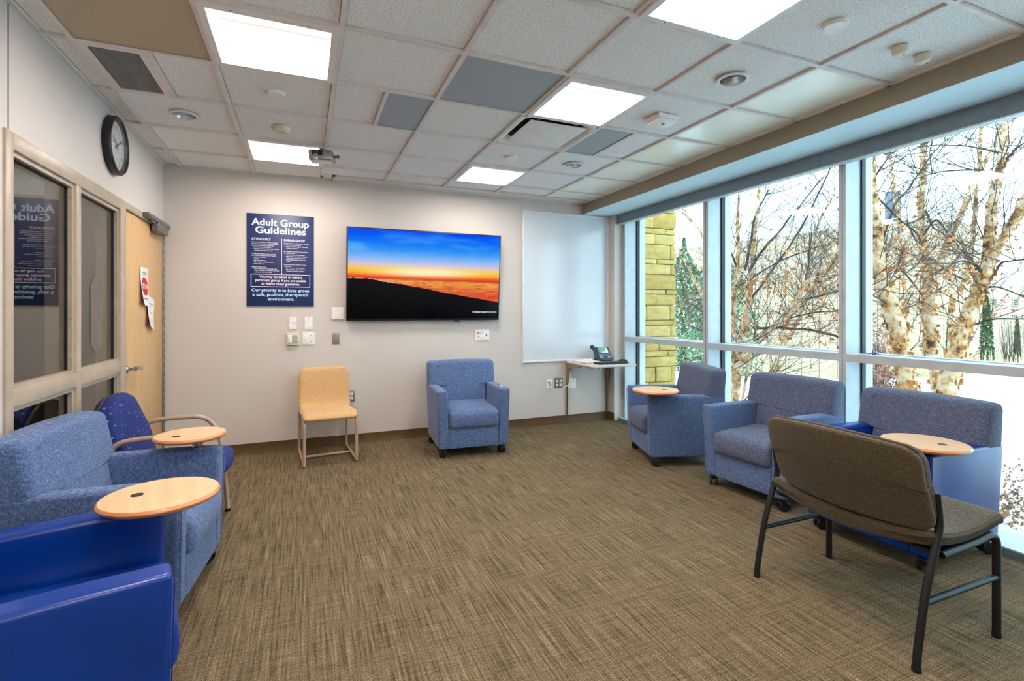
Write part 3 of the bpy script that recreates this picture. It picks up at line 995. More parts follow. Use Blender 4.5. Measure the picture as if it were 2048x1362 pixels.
def grad(st, t):
    for (a, ca), (b, cb) in zip(st, st[1:]):
        if t <= b: return lerp(ca, cb, (t - a) / (b - a))
    return st[-1][1]
def tvcol(u, v):            # u to the right, v downward, 0..1
    hor = 0.545 + 0.018 * u
    sh_y = 0.545 if u < 0.06 else 0.545 + 0.262 * ((u - 0.06) / 0.94) ** 1.12
    sh_y += 0.008 * noise.noise(Vector((u * 9, 0.3, 0))) + 0.004 * noise.noise(Vector((u * 40, 1.3, 0)))
    if v < hor:
        c = grad(SKYST, v / hor * 0.68)
        glow = 1.15 * math.exp(-((u - 0.50) / 0.34) ** 2 - ((v - 0.465) / 0.055) ** 2)
        c = lerp(c, (255, 246, 196), min(1, glow * 1.0))
        n = noise.noise(Vector((u * 3.2, v * 7, 2.0))) + 0.5 * noise.noise(Vector((u * 8, v * 22, 4.0)))
        if v < 0.38: c = lerp(c, (130, 205, 255), max(0, n + 0.15) * 0.8 * (1 - abs(v - 0.16) / 0.3 if abs(v - 0.16) < 0.3 else 0) * (1 - 0.5 * u))
        return c
    if v < sh_y:
        tt = (v - hor) / 0.26
        c = lerp((252, 176, 70), (232, 78, 44), min(1, tt * 1.5))
        c = lerp(c, (120, 70, 90), max(0, min(1, (0.02 - (v - hor)) / 0.02)) * (0.25 + 0.6 * u))
        n = noise.noise(Vector((u * 10, v * 130, 7.0))) + 0.6 * noise.noise(Vector((u * 30, v * 300, 9.0)))
        c = lerp(c, (96, 44, 52), max(0, n) * 0.8)
        c = lerp(c, (255, 210, 120), max(0, -n) * 0.5)
        if sh_y - v < 0.014: c = lerp(c, (240, 190, 190) if u < 0.3 else (250, 90, 60), 0.6)
        return c
    dd = min(1, (v - sh_y) / 0.35)
    n = noise.noise(Vector((u * 12, v * 20, 3.0)))
    return lerp((20, 18, 22), (4, 5, 8), dd) if n < 0.2 else lerp((24, 22, 26), (5, 6, 9), dd)
for j in range(ny + 1):
    for i in range(nx + 1):
        u, v = i / nx, j / ny
        vs.append((-sw / 2 + sw * u, 0, z0 + sh * (1 - v)))
        cols.append(srgb(*tvcol(u, v)))
for j in range(ny):
    for i in range(nx):
        a = j * (nx + 1) + i
        fs.append((a, a + nx + 1, a + nx + 2, a + 1))
scr = M('television_picture', (0, 0, 0), 0.10, spec=0.07)
at = scr.n('Attribute', attribute_name='picture')
scr.l(at.outputs['Color'], scr.b.inputs['Emission Color'])
scr.b.inputs['Emission Strength'].default_value = 0.95
me = bpy.data.meshes.new('screen')
me.from_pydata([tuple(tilt @ Vector((x, y + 0.0015, z))) for x, y, z in vs], [], fs)
ca = me.color_attributes.new('picture', 'FLOAT_COLOR', 'POINT')
ca.data.foreach_set('color', [c for col in cols for c in col])
me.materials.append(scr.m)
place('screen', me, tv)
white_e = emit('white_screen_caption', (0.85, 0.88, 1.0, 1), 0.9)
cap = letters([('sharecare', 0.617, 0.082, 0.034, 0.0007, 'CENTER', 0.135), ('windows', 0.750, 0.082, 0.034, 0.0, 'CENTER', 0.105)], tilt @ T(0, -0.001, 0) @ FRONT)
cap.box((0.693, -0.001, 0.093), (0.002, 0.0006, 0.03), tilt)
cap.lathe([(0.012, 0), (0.012, 0.0006)], 16, tilt @ T(0.527, -0.001, 0.092) @ FRONT)
cap.build('caption', white_e, tv)
bb = letters([('e', 0.527, 0.085, 0.026, 0.001, 'CENTER', None)], tilt @ T(0, -0.0022, 0) @ FRONT)
bb.build('caption_badge', mt['ink'], tv)
G().rbox((0.335, 0.02, -0.008), (0.05, 0.02, 0.016), 0.004, m=1, k=1).tube([(0.35, 0.01, -0.012), (0.362, 0.0, -0.020)], 0.005, 8).build('infrared_sensor', mt['black_plastic'], tv)
G().box((0, 0.055, 0.5), (0.6, 0.03, 0.45)).build('wall_mount', mt['black_metal'], tv)

# ---------------------------------------------------------------- whiteboard
wb = thing('whiteboard', 'tall whiteboard with thin aluminium frame filling the back wall corner', 'whiteboard', (2.392, YB, 0.765))
BW, BH = 1.206, 1.815
enam = M('white_enamel', (220, 224, 228), 0.13, spec=0.5)
enam.color(enam.ramp(enam.noise(sc=1.5, detail=2), [(0.3, (214, 219, 224)), (0.7, (222, 226, 230))]))
G().span(0.01, BW - 0.01, -0.012, -0.002, 0.01, BH - 0.01).build('board', enam.m, wb)
for nm, a in (('frame_rail', (0, BW, 0, 0.022)), ('frame_rail', (0, BW, BH - 0.022, BH)), ('frame_stile', (0, 0.022, 0.022, BH - 0.022)), ('frame_stile', (BW - 0.022, BW, 0.022, BH - 0.022))):
    G().rbox(((a[0] + a[1]) / 2, -0.010, (a[2] + a[3]) / 2), (a[1] - a[0], 0.018, a[3] - a[2]), 0.003, m=1, k=1).build(nm, mt['white_alu'], wb)
sc = G()
for x in (0.43, 1.17): sc.lathe([(0.005, 0), (0.004, 0.002)], 8, T(x, -0.019, BH - 0.011) @ FRONT)
for x in (0.58,): sc.lathe([(0.005, 0), (0.004, 0.002)], 8, T(x, -0.019, 0.011) @ FRONT)
sc.lathe([(0.005, 0), (0.004, 0.002)], 8, T(0.011, -0.019, BH / 2) @ FRONT)
sc.build('screw', mt['ink'], wb)

# ---------------------------------------------------------------- wall plates
def wplate(name, label, cat, x0, x1, z0, z1, mat, dep=0.007):
    x, z = (x0 + x1) / 2, (z0 + z1) / 2
    t = thing(name, label, cat, (x, YB, z), 0)
    w_, h_ = abs(x1 - x0), abs(z1 - z0)
    G().rbox((0, -dep / 2, 0), (w_, dep, h_), min(0.003, dep * 0.45), m=1, k=2).build('plate', mt[mat], t)
    return t
def screws(t, pts, mat='grey_ink', y=-0.0075):
    g = G()
    for x, z in pts: g.lathe([(0.0042, 0), (0.0034, 0.0015)], 10, T(x, y, z) @ FRONT)
    g.build('screw', mt[mat], t)
t = wplate('wall_thermostat', 'white wall plate with a slotted sensor below the navy sign, left of a pair', 'sensor', -0.139, -0.068, 1.197, 1.321, 'white_plastic', 0.014)
G().box((0.005, -0.0145, 0.006), (0.034, 0.002, 0.006)).box((0.019, -0.0145, -0.008), (0.005, 0.002, 0.026)).build('slot', mt['grey_ink'], t)
t = wplate('blank_plate', 'white single blank plate with two screws below the navy sign', 'wall plate', 0.004, 0.080, 1.195, 1.321, 'white_plastic')
screws(t, [(0, 0.047), (0, -0.047)])
t = wplate('switch_box', 'ivory open-fronted switch box with a small lit blue switch', 'switch', -0.163, -0.047, 1.041, 1.162, 'ivory', 0.030)
G().box((0.018, -0.0305, 0), (0.052, 0.002, 0.078)).build('painted_recess', plain('shadowed_ivory', (176, 164, 138), 0.6), t)  # flat face, the shade of the opening is put in as darker ivory
G().rbox((-0.024, -0.036, 0), (0.036, 0.014, 0.082), 0.003, m=1, k=1).build('switch_module', mt['white_plastic'], t)
G().box((-0.036, -0.0435, 0.002), (0.008, 0.002, 0.012)).build('indicator', emit('blue_led', (0.1, 0.4, 1, 1), 1.2), t)
for zz in (0.028, -0.028): G().tube([(0.03, -0.034, zz), (0.042, -0.034, zz)], 0.006, 8).build('clip', mt['steel'], t)
t = wplate('dimmer_plate', 'white double-gang plate with an outlined panel and screws, beside the ivory switch box', 'wall plate', -0.015, 0.102, 1.041, 1.165, 'white_plastic', 0.009)
G().rbox((-0.028, -0.0095, 0), (0.034, 0.003, 0.066), 0.001, m=1, k=1).build('rocker', mt['white_plastic'], t)
screws(t, [(0.022, 0.032), (0.022, -0.032), (-0.024, 0.052), (-0.024, -0.052)], y=-0.0092)
t = wplate('speaker_plate', 'plain square white box cover just left of the television', 'wall plate', 0.256, 0.376, 1.294, 1.421, 'white_plastic', 0.016)
screws(t, [(0.02, 0.045)], 'tbar', -0.0162)
t = wplate('steel_switch_plate', 'small stainless steel key-switch plate under the television corner', 'wall plate', 0.265, 0.337, 1.042, 1.160, 'steel')
screws(t, [(-0.018, 0.04)])
t = wplate('media_control_panel', 'white media control plate with lit red button below the television', 'control panel', 1.800, 1.974, 1.040, 1.168, 'white_plastic', 0.010)
def btn(x, z, w_, h_, m): G().rbox((x, -0.012, z), (w_, 0.006, h_), 0.002, m=1, k=1).build('button', m, t)
btn(-0.048, 0.028, 0.024, 0.018, emit('lit_red_button', (1, 0.12, 0.16, 1), 0.8))
btn(-0.020, 0.030, 0.020, 0.016, mt['sign_cyan']); btn(0.006, 0.034, 0.020, 0.012, mt['sign_cyan']); btn(0.006, 0.016, 0.020, 0.014, mt['sign_cyan'])
btn(0.006, -0.008, 0.024, 0.020, emit('lit_white_button', (1, 1, 1, 1), 0.9)); btn(0.006, -0.032, 0.022, 0.014, mt['sign_cyan'])
G().lathe([(0.016, 0), (0.014, 0.012)], 18, T(-0.036, -0.010, -0.016) @ FRONT).build('volume_knob', mt['white_plastic'], t)
G().tube([(-0.05, -0.0225, -0.008), (-0.043, -0.0225, -0.026)], 0.003, 6).build('knob_mark', mt['ink'], t)
G().box((0.052, -0.0105, 0.0), (0.012, 0.003, 0.026)).build('port', mt['ink'], t)
screws(t, [(0.052, 0.054), (0.052, -0.054)], 'ink', -0.0102)

def receptacle(t, x, z, dep=-0.008):
    g = G().rbox((x, dep, z), (0.032, 0.004, 0.028), 0.0018, m=1, k=1)
    r = g.build('receptacle', mt['white_plastic'], t)
    s = G().box((x - 0.006, dep - 0.0022, z + 0.003), (0.0025, 0.001, 0.009)).box((x + 0.006, dep - 0.0022, z + 0.003), (0.0025, 0.001, 0.009))
    s.lathe([(0.0028, 0), (0.0028, 0.001)], 8, T(x, dep - 0.0018, z - 0.008) @ FRONT)
    s.build('socket_hole', mt['ink'], r)
t = wplate('power_outlet', 'steel double power outlet right of the tan chair back', 'outlet', 0.416, 0.487, 0.438, 0.556, 'steel')
receptacle(t, 0, 0.022); receptacle(t, 0, -0.022)
t = wplate('power_outlet', 'steel four-socket power outlet under the whiteboard, beside the wall desk', 'outlet', 2.824, 2.936, 0.438, 0.562, 'grey_metal')
for x in (-0.026, 0.026):
    for z in (-0.024, 0.024): receptacle(t, x, z)
t = wplate('jack_plate', 'white single jack plate with a red plug under the whiteboard', 'wall plate', 2.716, 2.784, 0.437, 0.556, 'white_plastic')
G().lathe([(0.010, 0), (0.008, 0.016)], 12, T(-0.008, -0.007, 0.018) @ FRONT).build('red_plug', mt['red'], t)
G().box((0.008, -0.008, -0.016), (0.014, 0.003, 0.016)).build('jack', mt['grey_ink'], t)
G().tube(bez([(-0.006, -0.022, 0.016), (0.004, -0.03, 0.008), (0.012, -0.012, -0.010)], 4), 0.002, 6).build('patch_lead', mt['ink'], t)
t = wplate('blank_plate', 'white double blank plate with screws under the wall desk', 'wall plate', 3.008, 3.120, 0.425, 0.548, 'white_plastic')
screws(t, [(0.02, 0.048), (-0.02, -0.045), (0.02, -0.045)])
cable = G().tube(bez([(3.09, 5.422, 0.53), (3.11, 5.40, 0.60), (3.13, 5.36, 0.70), (3.12, 5.30, 0.735)], 6), 0.0035, 6)
tag(cable.build('data_cable', mt['white_plastic']), 'white data cable rising from the blank plate to the wall desk underside', 'cable')
cable = G().tube(bez([(2.905, 5.40, 0.452), (2.95, 5.385, 0.455), (3.00, 5.40, 0.482), (3.04, 5.42, 0.500)], 6), 0.004, 6)
tag(cable.build('power_cable', mt['white_plastic']), 'white power cable hanging between the four-socket outlet and blank plate', 'cable')

# ---------------------------------------------------------------- wall-hung desk on two slotted standards
dk = thing('wall_desk', 'small wall-hung laminate desk on two taupe brackets in the corner', 'desk', (2.98, YB, 0))
G().rbox((0.285, -0.335, 0.755), (0.585, 0.63, 0.030), 0.012, m=2, k=2).build('desktop', mt['desk'], dk)
for x in (0.010, 0.585):
    G().span(x - 0.013, x + 0.013, -0.018, -0.001, 0.10, 0.78).build('wall_standard', mt['desk_edge'], dk)
    G().span(x - 0.004, x + 0.004, -0.019, -0.0175, 0.11, 0.77).build('standard_slot', mt['dark'], dk)
    p = [(-0.018, 0.742), (-0.34, 0.742), (-0.34, 0.712), (-0.12, 0.690), (-0.07, 0.66), (-0.05, 0.60), (-0.035, 0.50), (-0.018, 0.48)]
    g = G().prism(p, x - 0.012, x + 0.012, Matrix(((0, 0, 1, 0), (1, 0, 0, 0), (0, 1, 0, 0), (0, 0, 0, 1))))
    g.build('bracket', mt['desk_edge'], dk)
G().span(0.06, 0.50, -0.50, -0.40, 0.722, 0.739).build('under_tray', mt['black_plastic'], dk)
G().rbox((0.11, -0.60, 0.731), (0.03, 0.03, 0.016), 0.003, m=1, k=1).build('tray_stop', mt['white_plastic'], dk)
DZ = 0.7705
# telephone
ph = thing('desk_telephone', 'dark slate desk telephone with green display on the wall desk', 'telephone', (3.36, 5.17, DZ), -0.10)
PT = T(0, 0.02, 0.012) @ RX(RAD(50))
G().rbox((0.03, 0.0, 0.10), (0.21, 0.03, 0.02), 0.005, m=1, k=1).build if False else None
body = G().rbox((0.028, 0.085, 0.006), (0.205, 0.20, 0.022), 0.008, m=1, k=2, M=PT)
body.rbox((0.028, 0.055, 0.055), (0.15, 0.05, 0.105), 0.008, m=1, k=1, M=T(0, 0.06, 0))
body.build('body', mt['navy_plastic'], ph)
G().rbox((0.035, 0.135, 0.018), (0.135, 0.088, 0.006), 0.002, m=1, k=1, M=PT).build('display_bezel', mt['steel'], ph)
G().box((0.024, 0.142, 0.0215), (0.088, 0.055, 0.001), PT).build('display', emit('green_display', (0.20, 0.52, 0.40, 1), 0.8), ph)
for r in range(4):
    for c_ in range(3):
        G().rbox((-0.030 + c_ * 0.019, 0.072 - r * 0.016, 0.018), (0.012, 0.008, 0.004), 0.0015, m=1, k=1, M=PT).build('key', mt['white_plastic'], ph)
for r in range(2):
    for c_ in range(2): G().rbox((0.078 + c_ * 0.022, 0.068 - r * 0.036, 0.018), (0.014, 0.008, 0.004), 0.0015, m=1, k=1, M=PT).build('key', mt['white_plastic'], ph)
G().rbox((0.040, 0.062, 0.019), (0.020, 0.022, 0.005), 0.002, m=1, k=1, M=PT).build('navigation_pad', mt['steel'], ph)
hs = G().tube([PT @ Vector(p) for p in bez([(-0.098, 0.185, 0.020), (-0.098, 0.165, 0.040), (-0.098, 0.09, 0.050), (-0.098, 0.02, 0.040), (-0.098, 0.0, 0.018)], 5)], [0.026] * 4 + [0.020] * 4 + [0.016] * 5 + [0.020] * 4 + [0.025] * 4, 12)
hs.build('handset', mt['navy_plastic'], ph)
cp = [(-0.075 + 0.012 * cos(k * 0.9) - 0.0018 * k * 0.3, -0.03 + 0.0012 * k - 0.05 * sin(pi * k / 60), 0.010 + 0.006 * sin(k * 0.9)) for k in range(60)]
G().tube(cp, 0.003, 5).build('handset_cord', mt['black_plastic'], ph)
# keyboard and mouse
kb = thing('keyboard', 'black computer keyboard along the front edge of the wall desk', 'keyboard', (3.285, 4.90, DZ), 0.0)
G().rbox((0, 0, 0.010), (0.40, 0.13, 0.018), 0.006, m=1, k=2).build('keyboard_base', mt['black_plastic'], kb)
kg = G()
for r in range(5):
    for c_ in range(18):
        kg.rbox((-0.187 + c_ * 0.022, -0.045 + r * 0.022, 0.021), (0.018, 0.018, 0.006), 0.002, m=1, k=1)
tag(kg.build('keys', plain('charcoal_keys', (40, 44, 50), 0.5), kb), kind='stuff')
ms = thing('computer_mouse', 'black computer mouse at the right end of the keyboard', 'mouse', (3.512, 4.985, DZ), 0.2)
G().rbox((0, 0, 0.016), (0.058, 0.10, 0.032), 0.015, m=3, k=3, puff=(0, 0, 0.004)).build('shell', mt['black_plastic'], ms)
G().lathe([(0.006, -0.004), (0.006, 0.004)], 12, T(0, -0.026, 0.033) @ RY(pi / 2)).build('scroll_wheel', mt['grey_ink'], ms)
# paper stack and handheld gadget
pa = thing('paper_stack', 'low stack of white papers at the left end of the wall desk', 'papers', (3.12, 5.17, DZ), 0.06)
for k in range(5):
    G().box((random.uniform(-.006, .006), random.uniform(-.006, .006), 0.0016 + k * 0.0032), (0.22, 0.28, 0.003), RZ(random.uniform(-.05, .05))).build('sheet', mt['paper'], pa)
rm = thing('remote_control', 'white and dark remote control lying on the paper stack', 'remote control', (3.125, 5.23, DZ + 0.0165), -0.5)
G().rbox((0, 0, 0.009), (0.19, 0.05, 0.018), 0.006, m=2, k=2).build('case', mt['white_plastic'], rm)
for k in range(5): G().rbox((-0.07 + k * 0.032, 0, 0.019), (0.018, 0.022, 0.004), 0.0015, m=1, k=1).build('button', mt['ink'], rm)
rm = thing('pen_pouch', 'small dark pen pouch on the wall desk between papers and telephone', 'pouch', (3.19, 5.345, DZ), -0.1)
G().rbox((0, 0, 0.012), (0.16, 0.05, 0.022), 0.010, m=3, k=2, puff=(0, 0, 0.003)).build('pouch_body', mt['black_plastic'], rm)
G().tube([(-0.075, -0.002, 0.0255), (0.075, -0.002, 0.0255)], 0.0015, 6).build('zip', mt['steel'], rm)

# ================================================================== ON THE LEFT WALL
ck = thing('wall_clock', 'round black-rimmed wall clock above the sidelight', 'clock', (XL, 4.10, 2.482))
CM = Matrix(((0, 0, 1, 0), (1, 0, 0, 0), (0, 1, 0, 0), (0, 0, 0, 1)))       # local x -> +Y, y -> up, z -> into the room
R = 0.193
G().lathe([(R * 0.97, 0.0), (R, 0.01), (R, 0.040), (R - 0.008, 0.049), (R - 0.018, 0.050), (R - 0.026, 0.044), (R - 0.032, 0.022)], 48, CM, cap0=True, cap1=False).build('rim', mt['black_plastic'], ck)
G().lathe([(R - 0.031, 0.016), (R - 0.031, 0.024)], 48, CM).build('dial', mt['clock_face'], ck)
items = []
for h in range(1, 13):
    a = 2 * pi * h / 12
    # seen from inside the room, +Y lies to the right
    items.append((str(h), 0.128 * sin(a), 0.128 * cos(a) - 0.015, 0.044, 0.0004, 'CENTER', None))
letters(items, CM @ T(0, 0, 0.0248)).build('numerals', mt['ink'], ck)
tk = G()
for k in range(60):
    a = 2 * pi * k / 60
    tk.box((0, 0.158, 0.0246), (0.002, 0.008 if k % 5 else 0.013, 0.0006), CM @ RZ(-a))
tk.build('minute_marks', mt['ink'], ck)
def hand(name, ang, L_, w_): G().prism([(-w_, -0.03), (w_, -0.03), (w_ * 0.6, L_), (-w_ * 0.6, L_)], 0.028, 0.030, CM @ RZ(-ang)).build(name, mt['ink'], ck)
hand('hour_hand', RAD(306), 0.082, 0.005)
hand('minute_hand', RAD(58), 0.115, 0.004)
G().lathe([(0.008, 0.026), (0.006, 0.034)], 14, CM).build('hub', mt['ink'], ck)
G().lathe([(R - 0.030, 0.040), (R - 0.030, 0.042)], 48, CM).build('crystal', mt['pane_out'], ck)

# notices on the door: curling sheets; local u along +Y, v up, w off the door
def sheet(name, label, y, z, w_, h_, tilt_, curl, mat='paper'):
    t = thing(name, label, 'notice', (XL - 0.004, y, z), 0)
    Mx = CM @ RZ(tilt_)
    def P(u, v, off=0.0):
        s = 0.5 - v / h_
        return Vector((u, v, 0.002 + off + curl * s * s * (0.5 - u / w_ * 0.45) + 0.004 * sin(u * 30)))
    g = G()
    nu, nv = 6, 12
    vs = [Mx @ P(-w_ / 2 + w_ * i / nu, -h_ / 2 + h_ * j / nv, o) for o in (0, 0.0006) for j in range(nv + 1) for i in range(nu + 1)]
    n = (nu + 1) * (nv + 1)
    fs = []
    for o in (0, n):
        for j in range(nv):
            for i in range(nu):
                a = o + j * (nu + 1) + i
                q = (a, a + 1, a + nu + 2, a + nu + 1)
                fs.append(q if o else tuple(reversed(q)))
    g.add(vs, fs)
    g.build('sheet', mt[mat], t)
    def put(items, nm, m_, polys=()):
        g = G()
        for it_ in items:
            s, x, yy, size, b_, al, wd = it_
            v_, f_ = text_geo(s, size, b_, al, 1.0, wd)
            g.add([Mx @ P(a + x, b + yy, 0.0022) for a, b, c in v_], f_)
        for pl in polys:
            ys = [b for a, b in pl]
            y0, y1, N_ = min(ys), max(ys), 14
            rows_ = []
            for k in range(N_ + 1):
                yy = y0 + (y1 - y0) * k / N_
                yq = min(max(yy, y0 + 1e-6), y1 - 1e-6)
                xs = []
                for (a, b), (c, d_) in zip(pl, pl[1:] + pl[:1]):
                    if (b - yq) * (d_ - yq) < 0: xs.append(a + (c - a) * (yq - b) / (d_ - b))
                rows_.append((min(xs), max(xs), yy))
            vs = []
            for (xa, xb, yy) in rows_:
                vs += [Mx @ P(xa + (xb - xa) * q_ / 4, yy, 0.0012) for q_ in range(5)]
            g.add(vs, [(r_ * 5 + q_, r_ * 5 + q_ + 1, r_ * 5 + q_ + 6, r_ * 5 + q_ + 5) for r_ in range(N_) for q_ in range(4)])
        g.build(nm, m_, t)
    return t, put
t, put = sheet('door_notice', 'white paper notice with a red stop sign taped to the door', 4.835, 1.575, 0.216, 0.305, -0.05, 0.045)
oc = [(0.075 * cos(pi / 8 + k * pi / 4), 0.0 + 0.075 * sin(pi / 8 + k * pi / 4)) for k in range(8)]
put([], 'stop_sign', mt['red'], [oc])
put([('STOP', 0, -0.018, 0.056, 0.001, 'CENTER', 0.118)], 'stop_lettering', mt['paper'])
ln = lambda x0, x1, y, h=0.006: [(x0, y - h / 2), (x1, y - h / 2), (x1, y + h / 2), (x0, y + h / 2)]
put([], 'printed_lines', mt['grey_ink'], [ln(-0.06, 0.05, 0.112), ln(-0.035, 0.03, 0.097), ln(-0.05, 0.055, -0.098, 0.008)])
t, put = sheet('door_notice', 'second white paper notice hanging crooked below the stop notice', 5.0, 1.365, 0.205, 0.265, -0.26, 0.05)
put([], 'printed_lines', mt['grey_ink'], [ln(-0.07, 0.05, 0.075, 0.008), ln(-0.06, 0.0, 0.05, 0.006), ln(-0.03, 0.03, -0.005, 0.007), ln(-0.01, 0.03, -0.07, 0.006)])
# ================================================================== FURNITURE
def caster(parent, x, y, turn):
    g = G()
    g.rbox((0, 0.0, 0.064), (0.046, 0.05, 0.034), 0.012, m=1, k=2)
    g.tube([(0, -0.012, 0.06), (0, -0.012, 0.102)], 0.012, 10)
    c = g.build('caster', mt['black_plastic'], parent, (x, y, 0), (0, 0, turn))
    w_ = G()
    for s in (-1, 1):
        w_.lathe([(0.012, -0.009), (0.031, -0.009), (0.036, -0.004), (0.036, 0.004), (0.031, 0.009), (0.012, 0.009)], 20, T(s * 0.020, 0.010, 0.0365) @ RY(pi / 2))
    w_.build('caster_wheel', mt['black_plastic'], c)

HWD = 0.355
def armchair(label, loc, rz, arm='blue_fab', seat='blue_fab', back='blue_fab', tablet=None, name='club_armchair'):
    t = thing(name, label, 'armchair', (loc[0], loc[1], 0), rz, 'club armchairs on casters')
    FY, RY_ = -0.342, 0.325
    for s in (-1, 1):
        def fn(p, s=s):
            k = (p.z - 0.09) / 0.54
            out = 0.018 * k                                   # arms flare outward towards the top
            fy = -0.012 * k if p.y < 0 else 0.012 * k
            return (p.x + s * out, p.y + fy, p.z - 0.014 * max(0, (p.y + 0.1)) * (1 if p.z > 0.4 else 0))
        g = G().rbox((s * (HWD - 0.068), (FY + RY_) / 2, 0.360), (0.100, RY_ - FY - 0.01, 0.545), 0.017, puff=(0.004, 0.003, 0.003), m=8, k=3, fn=fn)
        a = g.build('arm', mt[arm], t, angle=60)
        # welt seam along the outer top edge and down the front edge
        xo = s * (HWD - 0.008)
        sm = G().tube([(xo - s * 0.002, 0.30, 0.613), (xo + s * 0.001, -0.1, 0.617), (xo + s * 0.001, -0.340, 0.617)], 0.0022, 6)
        sm.tube([(xo - s * 0.004, -0.3535, 0.60), (xo - s * 0.020, -0.342, 0.11)], 0.0022, 6)
        sm.build('welt_seam', mt[arm], a)
    # seat cushion with rolled front
    def fs_(p):
        k = max(0, (-p.y - 0.18) / 0.2)
        return (p.x, p.y - 0.012 * sin(pi * min(1, max(0, (p.z - 0.28) / 0.17))) * (1 if p.y < -0.2 else 0), p.z - 0.015 * k * k + (0.008 if p.y > 0 else 0))
    g = G().rbox((0, -0.080, 0.367), (0.478, 0.56, 0.165), 0.034, puff=(0, 0.006, 0.014), m=8, k=3, fn=fs_)
    g.build('seat_cushion', mt[seat], t, angle=70)
    g = G().rbox((0, -0.322, 0.188), (0.478, 0.03, 0.195), 0.007, puff=(0, 0.003, 0), m=4, k=2)
    g.build('front_panel', mt[arm], t, angle=60)
    G().rbox((0, 0.0, 0.190), (0.47, 0.60, 0.185), 0.01, m=2, k=1).build('base', mt[arm], t)
    # back: wide head section sitting over the arms, narrower section between them
    def fb(p):
        k = (p.z - 0.36) / 0.5
        yy = p.y + 0.050 * k
        if p.y < 0.22: yy += 0.055 * max(0, k - 0.35)        # front face leans back so the top is thinner
        zc = 0.010 * (1 - (p.x / 0.36) ** 2) if p.z > 0.72 else 0
        return (p.x, yy, p.z + zc)
    zz = [0.37, 0.42, 0.47, 0.52, 0.56, 0.59, 0.604, 0.609, 0.612, 0.6121, 0.615, 0.62, 0.628, 0.64, 0.66, 0.70, 0.74, 0.78, 0.81, 0.825, 0.838, 0.847, 0.853, 0.8555]
    uu = [-1, -0.985, -0.965, -0.94, -0.91, -0.87, -0.8, -0.7, -0.55, -0.4, -0.2, 0, 0.2, 0.4, 0.55, 0.7, 0.8, 0.87, 0.91, 0.94, 0.965, 0.985, 1]
    r_ = 0.036
    def rnd_(e, r=r_): return r - sqrt(max(0, r * r - max(0, r - e) ** 2))
    def surf(front):
        vs = []
        for z in zz:
            wide = z > 0.61205
            w_ = 0.353 if wide else 0.2365
            w_ -= rnd_(0.8555 - z) * 0.8
            k = (z - 0.36) / 0.5
            for u in uu:
                x = u * w_
                ins = rnd_(w_ - abs(x) if wide else 1) + rnd_(0.8555 - z)
                if wide and abs(x) > 0.2365: ins += rnd_(z - 0.612, 0.02) * min(1, (abs(x) - 0.2365) / 0.02)
                ins = min(ins, 0.06)
                crown = 0.010 * (1 - (x / 0.36) ** 2) * max(0, (z - 0.75) / 0.1)
                if front: y = 0.122 + 0.050 * k + 0.055 * max(0, k - 0.35) - 0.014 * (1 - u * u) + ins
                else: y = 0.306 + 0.045 * k + 0.004 * (1 - u * u) - ins * 0.6
                vs.append((x, y, z + crown))
        return vs
    nu_, nv_ = len(uu), len(zz)
    vs = surf(True) + surf(False)
    n_ = nu_ * nv_
    fs = []
    for o in (0, n_):
        for j in range(nv_ - 1):
            for i in range(nu_ - 1):
                a = o + j * nu_ + i
                q = (a, a + 1, a + nu_ + 1, a + nu_)
                fs.append(q if o == 0 else tuple(reversed(q)))
    edge = list(range(nu_)) + [j * nu_ + nu_ - 1 for j in range(1, nv_)] + [(nv_ - 1) * nu_ + i for i in range(nu_ - 2, -1, -1)] + [j * nu_ for j in range(nv_ - 2, 0, -1)]
    for a, b in zip(edge, edge[1:] + edge[:1]): fs.append((b, a, a + n_, b + n_))
    bk = G().add(vs, fs).build('back_cushion', mt[back], t, angle=62)
    G().rbox((0, 0.298, 0.36), (0.56, 0.035, 0.53), 0.012, m=4, k=2, fn=lambda p: (p.x, p.y + 0.03 * (p.z - 0.1), p.z)).build('rear_panel', mt[arm], t)
    sm = G()
    for s in (-1, 1):
        e = bez([(s * 0.340, 0.184, 0.622), (s * 0.340, 0.192, 0.72), (s * 0.337, 0.222, 0.80), (s * 0.326, 0.262, 0.840)], 5)
        sm.tube(e, 0.003, 6)
    sm.build('welt_seam', mt[back], bk)
    for x in (-0.29, 0.29):
        for y in (-0.29, 0.27): caster(t, x, y, random.uniform(-0.8, 0.8))
    if tablet:
        tx, ty, tz, tr, az = tablet
        piv = G().lathe([(0.034, 0.628), (0.034, 0.640), (0.018, 0.644), (0.018, tz - 0.02)], 20, T(0.30, -0.24, 0)).build('tablet_pivot', mt['chrome'], t)
        G().rbox(((tx + 0.30) / 2, (ty - 0.24) / 2, tz - 0.016), (0.06 + abs(tx - 0.30), 0.06 + abs(ty + 0.24), 0.008), 0.003, m=1, k=1).build('tablet_bracket', mt['black_metal'], t)
        tt = G().lathe([(tr - 0.008, 0.0118), (tr - 0.007, 0.012), (0.0, 0.0121)], 64, T(tx, ty, tz), cap0=False, cap1=False).build('tablet_top', mt['tablet'], t)
        G().lathe([(0.001, -0.012), (tr - 0.012, -0.012), (tr - 0.003, -0.006), (tr, 0.002), (tr - 0.003, 0.009), (tr - 0.008, 0.0121)], 64, T(tx, ty, tz), cap0=False, cap1=False).build('tablet_edge', mt['tablet_edge'], tt)
        gx, gy = tx + 0.075 * cos(az), ty + 0.075 * sin(az)
        G().lathe([(0.020, 0.0115), (0.020, 0.0135), (0.001, 0.0138)], 20, T(gx, gy, tz)).build('grommet', mt['black_plastic'], tt)
    return t

